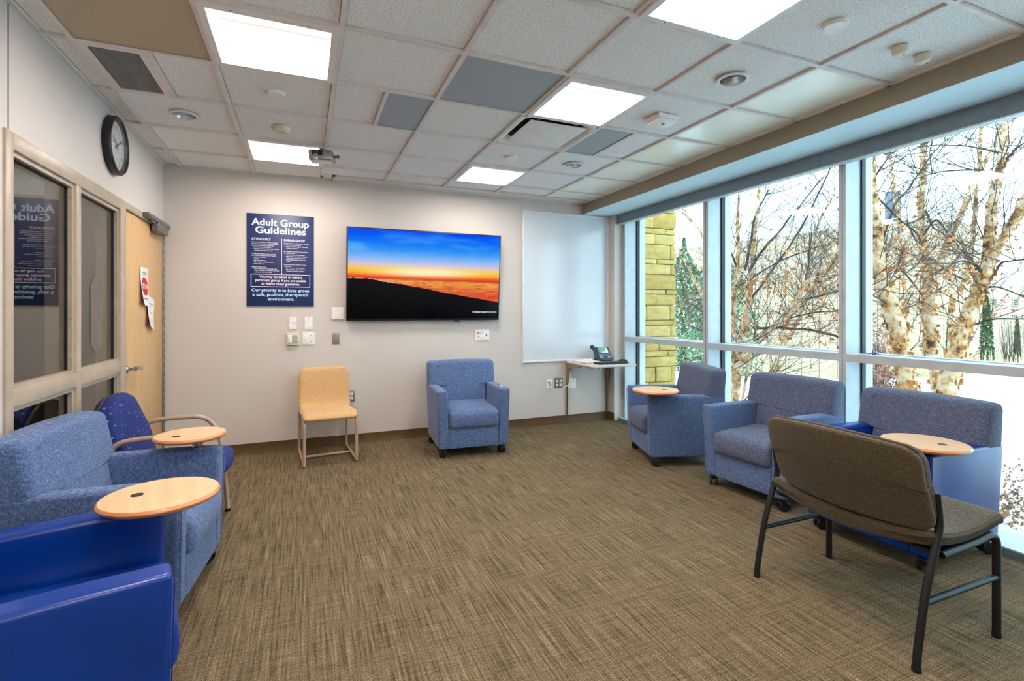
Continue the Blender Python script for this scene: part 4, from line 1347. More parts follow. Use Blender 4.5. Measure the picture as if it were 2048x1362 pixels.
armchair('blue fabric armchair without a tablet standing alone beneath the television', (1.515, 4.84), RAD(-4.4))
armchair('blue fabric armchair with round tablet beside the yellow stone pillar window', (3.245, 3.79), RAD(-109), seat='grey_fab', back='grey_fab', tablet=(0.375, -0.31, 0.685, 0.20, 1.2))
armchair('slate-blue fabric armchair without a tablet in the middle of the window row', (3.315, 2.775), RAD(-86), seat='grey_fab', back='grey_fab')
armchair('armchair with blue vinyl arms, grey back and round tablet behind the olive bench chair', (3.31, 1.885), RAD(-90), arm='vinyl', seat='vinyl', back='grey_fab', tablet=(0.27, -0.25, 0.668, 0.195, 0.3))
armchair('blue fabric armchair with round tablet against the sidelight at the left wall', (-0.800, 2.90), RAD(84), tablet=(0.30, -0.20, 0.70, 0.172, 2.4))
armchair('dark blue all-vinyl armchair with round tablet in the near left corner', (-0.768, 1.935), RAD(104), arm='vinyl', seat='vinyl', back='vinyl', tablet=(0.165, -0.335, 0.70, 0.188, 1.2))
G().rbox((0, 0, 0), (0.03, 0.012, 0.006), 0.002, m=1, k=1) 
tp = thing('tissue_scrap', 'tiny crumpled white tissue scrap on the right arm of the armchair beneath the television', 'tissue', (1.80, 4.60, 0.634))
G().rbox((0, 0, 0.006), (0.03, 0.022, 0.012), 0.005, m=3, k=2, fn=lambda p: (p.x + 0.004 * sin(p.y * 300), p.y + 0.003 * cos(p.x * 260), p.z + 0.003 * sin(p.x * 400))).build('tissue', mt['paper'], tp)

# ---------------------------------------------------------------- olive bench chair (near right)
bc = thing('bench_chair', 'wide olive-brown upholstered chair with black tube legs, its back to the camera', 'chair', (2.452, 1.531, 0), RAD(89.3))
bw = 0.345
def bow(x): return 0.055 * (1 - (x / bw) ** 2)
def sheet_solid(fr, bk_, nu, nv):
    """closed shell between two parametric sheets u,v in 0..1"""
    vs = [fr(i / nu, j / nv) for j in range(nv + 1) for i in range(nu + 1)] + [bk_(i / nu, j / nv) for j in range(nv + 1) for i in range(nu + 1)]
    n = (nu + 1) * (nv + 1)
    fs = []
    for o in (0, n):
        for j in range(nv):
            for i in range(nu):
                a = o + j * (nu + 1) + i
                q = (a, a + 1, a + nu + 2, a + nu + 1)
                fs.append(q if o == 0 else tuple(reversed(q)))
    edge = [i for i in range(nu + 1)] + [j * (nu + 1) + nu for j in range(1, nv + 1)] + [nv * (nu + 1) + i for i in range(nu - 1, -1, -1)] + [j * (nu + 1) for j in range(nv - 1, 0, -1)]
    for a, b in zip(edge, edge[1:] + edge[:1]): fs.append((b, a, a + n, b + n))
    return vs, fs
def back_fn(p):
    # p.x across, p.z height, p.y thickness around 0
    k = (p.z - 0.52) / 0.35
    zz = p.z - 0.022 * (p.x / bw) ** 2 * (1 if k > 0.5 else -0.6)
    return (p.x - 0.03, p.y + 0.150 + 0.105 * k + bow(p.x) + 0.012 * sin(pi * k), zz)
def round_corner(fn, w_, z0, z1, r):
    def f(p):
        zc, hz = (z0 + z1) / 2, (z1 - z0) / 2
        ax, az = abs(p.x) - (w_ - r), abs(p.z - zc) - (hz - r)
        if ax > 0 and az > 0:
            d = max(ax, az)
            L_ = sqrt(ax * ax + az * az)
            q = d / L_
            p = Vector((math.copysign(w_ - r + ax * q, p.x), p.y, zc + math.copysign(hz - r + az * q, p.z - zc)))
        return fn(p)
    return f
for nm, yo, th in (('back_shell', 0.018, 0.036), ('back_cushion', -0.022, 0.046)):
    g = G().rbox((0, yo, 0.680), (2 * bw - (0.012 if yo < 0 else 0), th, 0.370), 0.015, puff=(0, 0.006, 0), m=16, k=3, fn=round_corner(back_fn, bw, 0.495, 0.865, 0.06))
    g.build(nm, mt['olive_fab'], bc, angle=70)
pip = []
for k in range(41):
    x = -bw + 0.02 + (2 * bw - 0.04) * k / 40
    zz = 0.865 - (0.0 if abs(x) < bw - 0.06 else 0.06 - sqrt(max(0, 0.06 ** 2 - (abs(x) - bw + 0.06) ** 2)))
    pip.append(back_fn(Vector((x, -0.002, zz))))
G().tube(pip, 0.006, 8).build('piping', mt['olive_fab'], bc)
def seat_fn(p):
    k = (0.18 - p.y) / 0.49                     # 0 at rear, 1 at front
    dz = 0.012 - 0.03 * sin(pi * min(1, max(0, k))) + 0.022 * k
    if k > 0.85: dz -= 0.5 * (k - 0.85) ** 2
    tk = (p.z - 0.455)
    if p.z < 0.455: dz += 0.018 * (1 - k) * 0 + 0.02 * (abs(p.x) / bw) ** 2
    if k < 0.15: dz -= 0.02 * (1 - (p.x / bw) ** 2)
    return (p.x, p.y + (bow(p.x) * 0.6 if p.y > 0 else 0), p.z + dz)
g = G().rbox((0, -0.062, 0.458), (0.75, 0.50, 0.076), 0.026, puff=(0, 0, 0.008), m=14, k=3, fn=seat_fn)
g.build('seat', mt['olive_fab'], bc, angle=70)
pip = []
for s in (-1, 1):
    e = [seat_fn(Vector((s * 0.365, y, 0.490))) for y in [0.15 - 0.04 * k for k in range(12)]]
    G().tube(e, 0.003, 6).build('piping', mt['olive_fab'], bc)
for s in (-1, 1):
    x = s * 0.368
    pts = bez([(x, 0.287, 0.0), (x, 0.280, 0.07), (x, 0.243, 0.24), (x, 0.204, 0.36), (x, 0.150, 0.50), (x, 0.143, 0.56), (x, 0.160, 0.665)], 5)
    G().tube(pts, 0.0145, 12).build('rear_leg', mt['black_metal'], bc)
    pts = fillet([(x, -0.255, 0.0), (x, -0.255, 0.447), (x, -0.10, 0.425), (x, 0.13, 0.415)], 0.07, 8)
    G().tube(pts, 0.0150, 12).build('front_leg', mt['black_metal'], bc)
    G().tube([(x, 0.243, 0.25), (x, -0.255, 0.255)], 0.013, 12).build('stretcher', mt['black_metal'], bc)
    for y in (0.287, -0.255):
        G().lathe([(0.016, 0), (0.017, 0.014), (0.0155, 0.02)], 12, T(x, y, 0)).build('foot_glide', mt['black_plastic'], bc)
G().box((0, -0.06, 0.412), (0.72, 0.40, 0.012)).build('seat_pan', mt['black_metal'], bc)
G().tube([(-0.366, 0.13, 0.415), (0.366, 0.13, 0.415)], 0.011, 10).build('cross_tube', mt['black_metal'], bc)

# ---------------------------------------------------------------- tan side chair with sled frame
tc_ = thing('side_chair', 'tan fabric side chair with tan tubular sled legs against the back wall', 'chair', (0.200, 5.045, 0), RAD(4.6))
prof = bez([(-0.292, 0.402), (-0.272, 0.430), (-0.20, 0.446), (-0.05, 0.432), (0.10, 0.428), (0.165, 0.462), (0.198, 0.54), (0.222, 0.68), (0.250, 0.826)], 5)
NP = len(prof)
def shell(side):
    def f(u, v):
        k = v * (NP - 1)
        i = min(int(k), NP - 2)
        fr_ = k - i
        y = prof[i][0] * (1 - fr_) + prof[i + 1][0] * fr_
        z = prof[i][1] * (1 - fr_) + prof[i + 1][1] * fr_
        ty, tz = prof[i + 1][0] - prof[i][0], prof[i + 1][1] - prof[i][1]
        L_ = sqrt(ty * ty + tz * tz)
        ny_, nz_ = -tz / L_, ty / L_
        s_arc = v
        hw_ = 0.231 + 0.010 * (1 - abs(2 * v - 1)) - (0.012 if 0.42 < v < 0.62 else 0) * sin(pi * (v - 0.42) / 0.2 if 0.42 < v < 0.62 else 0)
        for e in (v, 1 - v):
            d = e / 0.085
            if d < 1: hw_ -= 0.05 * (1 - sqrt(max(0, 1 - (1 - d) ** 2)))
        a = 2 * u - 1
        x = a * hw_
        edge = min(1, (1 - abs(a)) / 0.10, v / 0.045, (1 - v) / 0.045)
        th = 0.006 + 0.016 * sqrt(max(0, 1 - (1 - max(0, edge)) ** 2))
        cup = 0.018 * (a * a) * (1 if v > 0.5 else 0.25)
        o = (th if side > 0 else -th) + cup
        return (x, y + ny_ * o, z + nz_ * o)
    return f
g = G()
v_, f_ = sheet_solid(shell(1), shell(-1), 24, 44)
g.add(v_, f_)
g.build('upholstered_shell', mt['tan_fab'], tc_, angle=75)
for s in (-1, 1):
    x = s * 0.222
    pts = fillet([(x * 0.8, 0.16, 0.405), (x, -0.20, 0.405), (x, -0.285, 0.385), (x, -0.285, 0.012)], 0.07, 6)
    G().tube(pts, 0.0140, 12).build('front_leg', mt['tan_steel'], tc_)
    pts = fillet([(x, -0.285, 0.020), (x, 0.30, 0.020), (x, 0.255, 0.405), (x * 0.8, 0.10, 0.405)], 0.05, 6)
    G().tube(pts, 0.0138, 12).build('sled_runner', mt['tan_steel'], tc_)
    G().lathe([(0.014, 0.0), (0.014, 0.014)], 12, T(x, -0.285, 0)).build('foot_glide', mt['chrome'], tc_)
    G().lathe([(0.013, 0.0), (0.013, 0.01)], 12, T(x, 0.28, 0)).build('foot_glide', mt['chrome'], tc_)
G().tube([(-0.222, 0.0, 0.022), (0.222, 0.0, 0.022)], 0.0115, 12).build('cross_bar', mt['tan_steel'], tc_)

# ---------------------------------------------------------------- star-patterned armchair by the door
st = thing('patterned_armchair', 'navy star-patterned chair with tan tube arms between armchair and door', 'chair', (-0.76, 3.645, 0), RAD(90))
def sb(p):
    k = (p.z - 0.46) / 0.46
    w_ = 1.0 - 0.14 * max(0, k - 0.35) ** 1.6 / (0.65 ** 1.6)
    zz = p.z - 0.12 * max(0, k - 0.4) * abs(p.x / 0.27) ** 2.6 * 1.5 - 0.03 * max(0, k)
    return (p.x * w_, p.y + 0.095 * k, zz - 0.02 * k)
g = G().rbox((0, 0.165, 0.695), (0.545, 0.085, 0.49), 0.034, puff=(0, 0.012, 0), m=12, k=3, fn=sb)
g.build('backrest', mt['star'], st, angle=70)
g = G().rbox((0, 0.222, 0.690), (0.50, 0.03, 0.46), 0.014, m=10, k=2, fn=sb)
g.build('back_shell', mt['black_plastic'], st, angle=70)
g = G().rbox((0, -0.06, 0.432), (0.52, 0.50, 0.085), 0.036, puff=(0, 0, 0.014), m=8, k=3, fn=lambda p: (p.x * (1 - 0.10 * max(0, -p.y - 0.1) / 0.2), p.y - 0.03 * (1 - (p.x / 0.26) ** 2) * (1 if p.y < -0.1 else 0), p.z - 0.25 * max(0, -p.y - 0.22) ** 1.0 * 0.4))
g.build('seat', mt['star'], st, angle=70)
for s in (-1, 1):
    x = s * 0.288
    pts = fillet([(x, -0.275, 0.015), (x, -0.235, 0.50), (x, -0.16, 0.665), (x, 0.06, 0.668), (x, 0.215, 0.65), (x, 0.28, 0.015)], 0.11, 8)
    G().tube(pts, 0.0150, 12).build('arm_loop', mt['tan_steel'], st)
    G().tube([(x, -0.245, 0.385), (x * 0.8, -0.20, 0.385), (x * 0.8, 0.2, 0.385), (x, 0.25, 0.40)], 0.011, 10).build('seat_rail', mt['tan_steel'], st)
    for y in (-0.275, 0.28): G().lathe([(0.018, 0), (0.017, 0.02)], 12, T(x, y, 0)).build('foot_glide', mt['black_plastic'], st)
# ================================================================== OUTDOORS
FW = Vector((sin(YAW), cos(YAW), 0)); RT = Vector((cos(YAW), -sin(YAW), 0)); EYE = Vector((0, 0, CAM_Z)); FPX = 998.1
def at(px, py, d):
    """point seen in direction (px, py) of the photograph, d metres deep"""
    return EYE + FW * d + RT * ((px - 1024) / FPX * d) + Vector((0, 0, -(py - 623.1) / FPX * d))
def ground_z(p):
    d = p.dot(FW)
    if d < 12.5: return -0.12
    return -0.12 - min(7.5, ((d - 12.5) * 0.26)) if d < 60 else -7.62
# snow field
g = G()
n = 60
vs, fs = [], []
for j in range(n + 1):
    for i in range(n + 1):
        x = 4.04 + 126 * (i / n) ** 2
        y = -40 + 200 * (j / n)
        p = Vector((x, y, 0))
        z = ground_z(p) + (0.05 * noise.noise(Vector((x * 0.5, y * 0.5, 0))) if x > 4.8 else 0)
        vs.append((x, y, z))
for j in range(n):
    for i in range(n):
        a = j * (n + 1) + i
        fs.append((a, a + 1, a + n + 2, a + n + 1))
g.add(vs, fs)
gs = g.build('snow_ground', mt['snow']); gs['kind'] = 'structure'

# ---------------------------------------------------------------- stone pillar just outside
PX0, PX1, PYF, PYB = 4.06, 4.70, 5.46, 6.10
sp = thing('stone_pillar', 'tall yellow split-face stone pillar just outside the far window bay', 'pillar', (PX0, PYF, -0.1))
G().span(0.012, PX1 - PX0 - 0.015, 0.022, PYB - PYF, 0, 3.2).build('pillar_core', mt['mortar'], sp)
zs = [3.02, 2.86, 2.708, 2.494, 2.415, 2.275, 2.081, 2.013, 1.873, 1.67, 1.607, 1.462, 1.259, 1.191, 1.042, 0.846, 0.767, 0.631, 0.428, 0.352, 0.20, 0.08, -0.10]
joints_x = [[.3], [.15, .45], [0.26], [0.47], [0.28], [0.55], [0.32], [0.12, 0.555], [0.05], [.47], [0.30], [0.15, 0.54], [0.06], [0.23, 0.55], [.36], [.5], [.33], [0.30, 0.56], [.2], [.4], [.25], [.5]]
Wp = PX1 - PX0
for k in range(len(zs) - 1):
    z1, z0 = zs[k] + 0.1, zs[k + 1] + 0.1
    xs_ = [0.0] + joints_x[k % len(joints_x)] + [Wp]
    for a, b in zip(xs_, xs_[1:]):
        pr_ = random.uniform(0.0, 0.022)
        def rough(p):
            nn = noise.noise(Vector((p.x * 9 + k, p.z * 9, p.y * 5)))
            f_ = 1 if p.y < 0.03 else 0
            e_ = 1 if p.x > Wp - 0.03 else 0
            return (p.x + e_ * 0.014 * nn, p.y - f_ * (0.010 * nn), p.z)
        g = G().rbox(((a + b) / 2, 0.10 - pr_ / 2, (z0 + z1) / 2), (b - a - 0.008, 0.22 + pr_, z1 - z0 - 0.008), 0.006, puff=(0, 0.008, 0), m=5, k=1, fn=rough)
        g.build('stone', mt['stone'], sp, angle=50)

# ---------------------------------------------------------------- far buildings
def flat(p): return Vector((p.x, p.y, 0))
def building(name, label, pts, z0, z1, mat, parent_parts=None):
    """pts: plan polygon in world x,y"""
    c = sum((flat(Vector((a, b, 0))) for a, b in pts), Vector()) / len(pts)
    t = thing(name, label, 'building', (c.x, c.y, z0))
    poly = [(a - c.x, b - c.y) for a, b in pts]
    G().prism(poly, 0, z1 - z0).build('wall_block', mt[mat], t)
    big = [(a * 1.004, b * 1.004) for a, b in poly]
    G().prism(big, z1 - z0, z1 - z0 + 0.25).build('roof_coping', mt['coping'], t)
    return t, c
P1, P2, P3 = at(1384, 500, 76), at(1846, 441, 52), at(1958, 452, 56)
zr = P2.z
pl = [(P1.x, P1.y), (P2.x, P2.y), (P3.x, P3.y), (P3.x + FW.x * 40, P3.y + FW.y * 40), (P1.x + FW.x * 30, P1.y + FW.y * 30)]
bt, c = building('office_building', 'large plain beige flat-roofed building behind the birch trees', pl, -8.0, zr, 'facade')
# precast joints on the two visible faces
jg = []
for (A, Bp, nn) in ((P1, P2, 14), (P2, P3, 3)):
    dirv = (Vector((Bp.x, Bp.y, 0)) - Vector((A.x, A.y, 0)))
    nrm = Vector((dirv.y, -dirv.x, 0)).normalized()
    if nrm.dot(FW) > 0: nrm = -nrm
    wpan = dirv.length / nn
    ang = atan2(dirv.y, dirv.x)
    for k in range(nn):
        ctr = Vector((A.x, A.y, 0)) + dirv * ((k + 0.5) / nn) + nrm * 0.04 - Vector((c.x, c.y, 0))
        for (za, zb) in ((0.0, 9.0), (9.0, zr + 8.0)):
            G().rbox((0, 0, 0), (wpan - 0.07, 0.12, zb - za - 0.07), 0.02, m=1, k=1).build('facade_panel', mt['facade'], bt, (ctr.x, ctr.y, (za + zb) / 2), (0, 0, ang))
S1 = at(1786, 420, 60)
sd = thing('exhaust_stack', 'blue-grey square exhaust stack rising above the beige building roof', 'chimney', (S1.x, S1.y, zr + 0.26), -YAW)
hs_ = (623.1 - 386) / FPX * 60 + CAM_Z - zr - 0.26
G().rbox((0, 0, hs_ / 2), (1.15, 1.15, hs_), 0.04, m=1, k=1).build('stack_shaft', mt['stack'], sd)
G().box((0, 0, hs_ + 0.08), (1.3, 1.3, 0.16)).build('stack_cap', mt['coping'], sd)

Q1, Q2 = at(1880, 575, 80), at(2200, 572, 80)
zq = Q1.z
pl = [(Q1.x, Q1.y), (Q2.x, Q2.y), (Q2.x + FW.x * 25, Q2.y + FW.y * 25), (Q1.x + FW.x * 25, Q1.y + FW.y * 25)]
b2, c2 = building('wing_building', 'lower pale building wing with small square windows at the far right', pl, -9.0, zq, 'facade2')
def far_window(px, py, w_, h_, louver=False):
    p = at(px, py, 79.95) - Vector((c2.x, c2.y, -9.0))
    g = G()
    ww, hh = w_ / FPX * 80, h_ / FPX * 80
    for (a, b, dx, dz) in ((0, hh / 2, ww, 0.1), (0, -hh / 2, ww, 0.1), (-ww / 2, 0, 0.1, hh), (ww / 2, 0, 0.1, hh)): g.box((a, 0, b), (dx + 0.1, 0.2, dz))
    wn = g.build('far_window', mt['coping'], b2, p, (0, 0, -YAW))
    G().box((0, 0.06, 0), (ww, 0.05, hh)).build('pane', mt['farglass'], wn)
    g = G()
    for k in range(4 if louver else 1): g.box((0, -0.02, hh * ((k + 0.5) / (4 if louver else 1) - 0.5)), (ww, 0.1, 0.12))
    g.box((0, -0.02, 0), (0.08, 0.1, hh))
    g.build('glazing_bar', mt['coping'], wn)
for px in (1987, 2031): far_window(px, 605, 11, 15, True)
for px in (1986, 2030): far_window(px, 634, 8, 8)
for px in (1951,): far_window(px, 668, 9, 14); far_window(px, 689, 9, 14)
far_window(1832, 660, 7, 12)

# ---------------------------------------------------------------- foliage helpers
def leaf_quads(g, c, size, nrm=None):
    a = Vector((random.gauss(0, 1), random.gauss(0, 1), random.gauss(0, 1))).normalized()
    b = a.cross(Vector((random.gauss(0, 1), random.gauss(0, 1), random.gauss(0, 1)))).normalized()
    n_ = a.cross(b)
    s = size * random.uniform(0.7, 1.3)
    p = [c - a * s, c - b * s * 0.5 + n_ * s * 0.2, c + a * s, c + b * s * 0.5 + n_ * s * 0.2]
    g.add(p, [(0, 1, 2), (0, 2, 3)])
def evergreen(name, label, base, h, r, mat, nleaf=5000, ls=0.10, column=False, group=None):
    t = thing(name, label, 'tree', base, 0, group)
    G().tube([(0, 0, 0), (0, 0, h * 0.5), (0, 0, h * 0.96)], [0.16, 0.10, 0.02], 7).build('trunk', mt['limb'], t)
    g, sn = G(), G()
    for _ in range(nleaf):
        u = random.random() ** 0.8
        z = h * (0.03 + 0.97 * u)
        rr = r * ((1 - u) ** 0.55 if column else min(1, 0.06 + (1 - u) * 3.2) * max(0.15, sin(pi * min(1, 0.25 + u * 0.75))) ** 0.8 * (0.85 + 0.4 * noise.noise(Vector((u * 7, _ % 7, 0))))) * sqrt(random.random()) ** 0.6
        a = random.uniform(0, 2 * pi)
        p = Vector((rr * cos(a), rr * sin(a), z + random.uniform(-.1, .1)))
        leaf_quads(sn if (not column and random.random() < 0.12) else g, p, ls)
    tag(g.build('foliage', mt[mat], t), kind='stuff')
    if sn.v: tag(sn.build('snow_on_needles', mt['snow'], t), kind='stuff')
    return t
def gpt(px, d):
    p = at(px, 700, d)
    return Vector((p.x, p.y, ground_z(p)))
b = gpt(1438, 28); evergreen('evergreen_tree', 'broad green snow-flecked evergreen behind the left mullion', b, (623 - 462) / FPX * 26 + CAM_Z - b.z, 2.5, 'needle', 17000, 0.075)
b = gpt(1368, 21); evergreen('evergreen_tree', 'green snow-flecked evergreen just right of the stone pillar', b, (623 - 480) / FPX * 21 + CAM_Z - b.z, 1.75, 'needle', 14000, 0.07)
for px, top, wpx, lb in ((1903, 590, 26, 'narrow dark columnar evergreen, leftmost of the pair by the pale wing'), (1973, 592, 34, 'narrow dark columnar evergreen, rightmost of the pair by the pale wing'), (2034, 640, 18, 'short dark evergreen at the right edge of the window')):
    b = gpt(px, 48); evergreen('columnar_evergreen', lb, b, (623 - top) / FPX * 48 + CAM_Z - b.z, wpx / FPX * 48 / 2, 'needle_dark', 3500, 0.11, True)
# dry grass bank in front of the wing
g = G()
for _ in range(2600):
    p = at(random.uniform(1700, 2110), 700, random.uniform(13.0, 17.5))
    z = ground_z(p)
    h = random.uniform(0.25, 0.75)
    q = Vector((p.x, p.y, z)); a = random.uniform(0, 2 * pi); dv = Vector((cos(a), sin(a), 0)) * 0.02
    tip = q + Vector((random.gauss(0, .1), random.gauss(0, .1), h))
    g.add([q - dv, q + dv, tip], [(0, 1, 2)])
tag(g.build('dry_grass', mt['dry_grass']), 'bank of dry tan grass along the edge of the snow', 'grass', kind='stuff')

# ---------------------------------------------------------------- birches
random.seed(11)
def rnd_dir(base, spread):
    v = base + Vector((random.gauss(0, spread), random.gauss(0, spread), random.gauss(0, spread)))
    return v.normalized()
def wobble(p0, d, L_, n, curl, up):
    pts, p, v = [p0], p0.copy(), d.copy()
    for k in range(n):
        v = (v + Vector((random.gauss(0, curl), random.gauss(0, curl), random.gauss(0, curl) + up))).normalized()
        p = p + v * (L_ / n)
        pts.append(p.copy())
    return pts
XMIN = 4.35
def ok(p): return p.x > XMIN and p.z > -0.05
def tree(label, trunks, branches, nsub, leaf_n, flake_n, group='peeling river birches', leaf_low=True, twig_r=0.006):
    """trunks / branches: (depth0, depth1, [(px, py, width_px), ...])"""
    d0, d1, pts = trunks[0]
    root = at(pts[0][0], pts[0][1], d0)
    base = Vector((root.x, root.y, ground_z(root)))
    t = thing('birch_tree', label, 'tree', base, 0, group)
    gens = []
    fl, lf, tw = G(), G(), G()
    def path(d0, d1, pts):
        n_ = len(pts)
        out, rad = [], []
        for k, (px, py, wd) in enumerate(pts):
            d = d0 + (d1 - d0) * k / (n_ - 1)
            out.append(at(px, py, d)); rad.append(max(0.004, wd / FPX * d / 2 * 0.86))
        sm = bez(out, 6)
        rr = []
        for k in range(len(sm)):
            u = k / (len(sm) - 1) * (n_ - 1); i = min(int(u), n_ - 2); f_ = u - i
            rr.append(rad[i] * (1 - f_) + rad[i + 1] * f_)
        return sm, rr
    for (d0, d1, pts) in trunks:
        sm, rr = path(d0, d1, pts)
        lo = sm[0]
        if lo.z > ground_z(lo) and pts[0][2] > 8 and lo.z < 1.6:
            sm = [Vector((lo.x + (base.x - lo.x) * 0.5, lo.y + (base.y - lo.y) * 0.5, ground_z(lo) - 0.05))] + sm; rr = [rr[0] * 1.15] + rr
        sm = [p + Vector((noise.noise(p * 3.0), noise.noise(p * 3.0 + Vector((5, 0, 0))), 0)) * rr[k] * 0.35 for k, p in enumerate(sm)]
        rr = [r_ * (1 + 0.14 * noise.noise(sm[k] * 7)) for k, r_ in enumerate(rr)]
        G().tube([p - base for p in sm], rr, 12).build('trunk', mt['bark'], t, angle=60)
        gens.append((sm, rr))
        for _ in range(int(flake_n * 0.9 * max(0.2, min(1, rr[len(rr) // 2] / 0.05)))):
            k = random.randrange(len(sm) - 1)
            f_ = random.random()
            p = sm[k].lerp(sm[k + 1], f_); r_ = rr[k]
            if r_ < 0.018: continue
            a = random.uniform(0, 2 * pi)
            o = Vector((cos(a), sin(a), 0)); tn = Vector((-sin(a), cos(a), 0))
            w_, h_ = r_ * random.uniform(0.25, 0.75), r_ * random.uniform(0.4, 1.1)
            lift = r_ * random.uniform(0.05, 0.45)
            q = p + o * r_ * 0.97 - base
            sg = random.choice((-1, 1))
            vs = []
            for (uu, of) in ((0, 0.0), (0.5, 0.35), (1.0, 1.0)):
                for vv in (-0.5, 0.5):
                    vs.append(q + tn * sg * w_ * uu * (1 - 0.3 * of) + o * lift * of * of + Vector((0, 0, vv * h_ * (1 - 0.25 * uu))) )
            fl.add(vs, [(0, 2, 3, 1), (2, 4, 5, 3)])
    for (d0, d1, pts) in branches:
        sm, rr = path(d0, d1, [(a_, b_, c_ * 0.72) for a_, b_, c_ in pts])
        sm = [p + Vector((noise.noise(p * 4.0), noise.noise(p * 4.0 + Vector((5, 0, 0))), noise.noise(p * 4 + Vector((0, 9, 0))))) * 0.02 for p in sm]
        G().tube([p - base for p in sm], rr, 7).build('branch', mt['limb'], t)
        gens.append((sm, rr))
    def twig(p0, d, L_, r_, lev):
        if not ok(p0): return
        n_ = 5 if lev < 2 else 3
        pts = wobble(p0, d, L_, n_, 0.16, 0.05)
        pts = [q for q in pts if ok(q)]
        if len(pts) < 2: return
        tw.tube([q - base for q in pts], [r_ * (1 - 0.75 * k / (len(pts) - 1)) for k in range(len(pts))], 4 if lev == 0 else 3, cap=False)
        if lev < 2:
            for _ in range(4 if lev == 0 else 3):
                k = random.randrange(1, len(pts))
                twig(pts[k], rnd_dir((pts[k] - pts[k - 1]).normalized(), 0.5), L_ * random.uniform(0.4, 0.65), r_ * 0.5, lev + 1)
        if random.random() < leaf_n * 0.7 and (pts[-1].z < 2.3):
            for _ in range(random.choice((1, 1, 2, 3))):
                q = pts[random.randrange(len(pts))] + Vector((random.gauss(0, .02), random.gauss(0, .02), -0.03))
                leaf_quads(lf, q - base, 0.028)
    tot = sum(len(sm) for sm, rr in gens)
    for sm, rr in gens:
        cnt = int(nsub * len(sm) / tot)
        for _ in range(cnt):
            k = min(len(sm) - 2, int(len(sm) * random.uniform(0.15, 1.0)))
            tv_ = (sm[k + 1] - sm[k]).normalized()
            side = RT * random.choice((-1, 1)) * random.uniform(0.4, 1.0) + FW * random.gauss(0, 0.7) + Vector((0, 0, random.uniform(0.0, 0.9)))
            twig(sm[k], (tv_ * 0.5 + side.normalized()).normalized(), random.uniform(0.5, 1.3), twig_r * random.uniform(0.7, 1.2), 0)
    tag(tw.build('twigs', mt['twig'], t), kind='stuff')
    if lf.v: tag(lf.build('dry_leaves', mt['dry_leaf'], t), kind='stuff')
    if fl.v: tag(fl.build('bark_flakes', mt['flake'], t, angle=80), kind='stuff')
    return t

# right-hand clump seen through the near pane
tree('thick peeling birch leaning left, nearest the right mullion', [
    (5.6, 5.9, [(1822, 800, 40), (1812, 760, 38), (1800, 690, 37), (1785, 630, 36), (1770, 575, 35), (1757, 520, 30), (1752, 450, 24), (1746, 395, 20), (1742, 310, 17), (1738, 240, 15), (1734, 160, 12)])],
    [(5.8, 6.6, [(1770, 575, 8), (1800, 540, 6), (1850, 600, 4)]), (5.9, 5.4, [(1752, 392, 7), (1790, 430, 6), (1836, 470, 5), (1850, 520, 4)]),
     (5.9, 5.5, [(1745, 360, 6), (1768, 330, 5), (1775, 318, 4)]), (5.85, 6.5, [(1758, 500, 8), (1792, 410, 7), (1835, 350, 5), (1880, 290, 4), (1950, 250, 2)]), (5.8, 5.0, [(1780, 610, 7), (1745, 590, 5), (1715, 580, 3)])], 70, 0.5, 260)
tree('birch with mottled trunk forking upward in the middle of the near pane', [
    (6.6, 6.8, [(1885, 840, 34), (1882, 790, 32), (1866, 720, 26), (1858, 650, 26), (1858, 590, 24), (1862, 560, 22), (1850, 520, 17), (1845, 470, 15), (1842, 420, 14), (1846, 350, 14), (1849, 285, 12), (1850, 200, 9)]),
    (6.7, 7.3, [(1862, 560, 15), (1890, 500, 13), (1920, 435, 12), (1945, 375, 12), (1965, 330, 10), (1990, 290, 8), (2010, 230, 6)]),
    (7.0, 7.3, [(1905, 600, 12), (1930, 560, 12), (1945, 480, 10), (1952, 400, 9), (1958, 330, 8), (1962, 250, 6)])],
    [(6.7, 6.4, [(1845, 480, 6), (1870, 440, 6), (1905, 480, 5), (1935, 520, 4)]), (6.7, 7.0, [(1850, 420, 6), (1862, 450, 5), (1902, 480, 4), (1960, 540, 4), (1975, 570, 4)]),
     (7.0, 6.8, [(1930, 560, 7), (1900, 545, 6), (1870, 520, 4)]), (6.7, 6.3, [(1858, 600, 5), (1800, 620, 4), (1740, 640, 3)])], 80, 0.5, 240)
tree('heavy peeling birch trunk leaning to the right edge of the window', [
    (6.0, 5.7, [(1888, 830, 40), (1895, 745, 38), (1912, 700, 34), (1930, 650, 32), (1950, 600, 31), (1966, 560, 30), (1978, 520, 27), (1981, 470, 22), (1984, 420, 19), (1996, 350, 17), (2006, 300, 16), (2010, 250, 13), (2012, 170, 11)]),
    (5.8, 5.2, [(1978, 530, 15), (1998, 490, 16), (2025, 445, 17), (2046, 405, 17), (2080, 340, 15)])],
    [(5.8, 6.2, [(2004, 322, 7), (1990, 305, 6), (1930, 292, 4), (1850, 292, 3)]), (5.8, 5.2, [(2008, 322, 7), (2030, 300, 6), (2055, 280, 4)]),
     (5.9, 6.4, [(1998, 362, 8), (1975, 345, 7), (1920, 340, 5), (1850, 352, 3), (1760, 385, 2)]), (5.9, 5.6, [(1970, 560, 10), (1955, 530, 9), (1920, 522, 7), (1870, 545, 4)]),
     (5.9, 5.3, [(1990, 545, 7), (2010, 525, 6), (2060, 515, 5)]), (5.9, 5.6, [(1965, 578, 6), (2000, 575, 5), (2060, 600, 4)]), (6.0, 5.5, [(1940, 650, 7), (1990, 640, 6), (2070, 635, 4)])], 90, 0.5, 280)
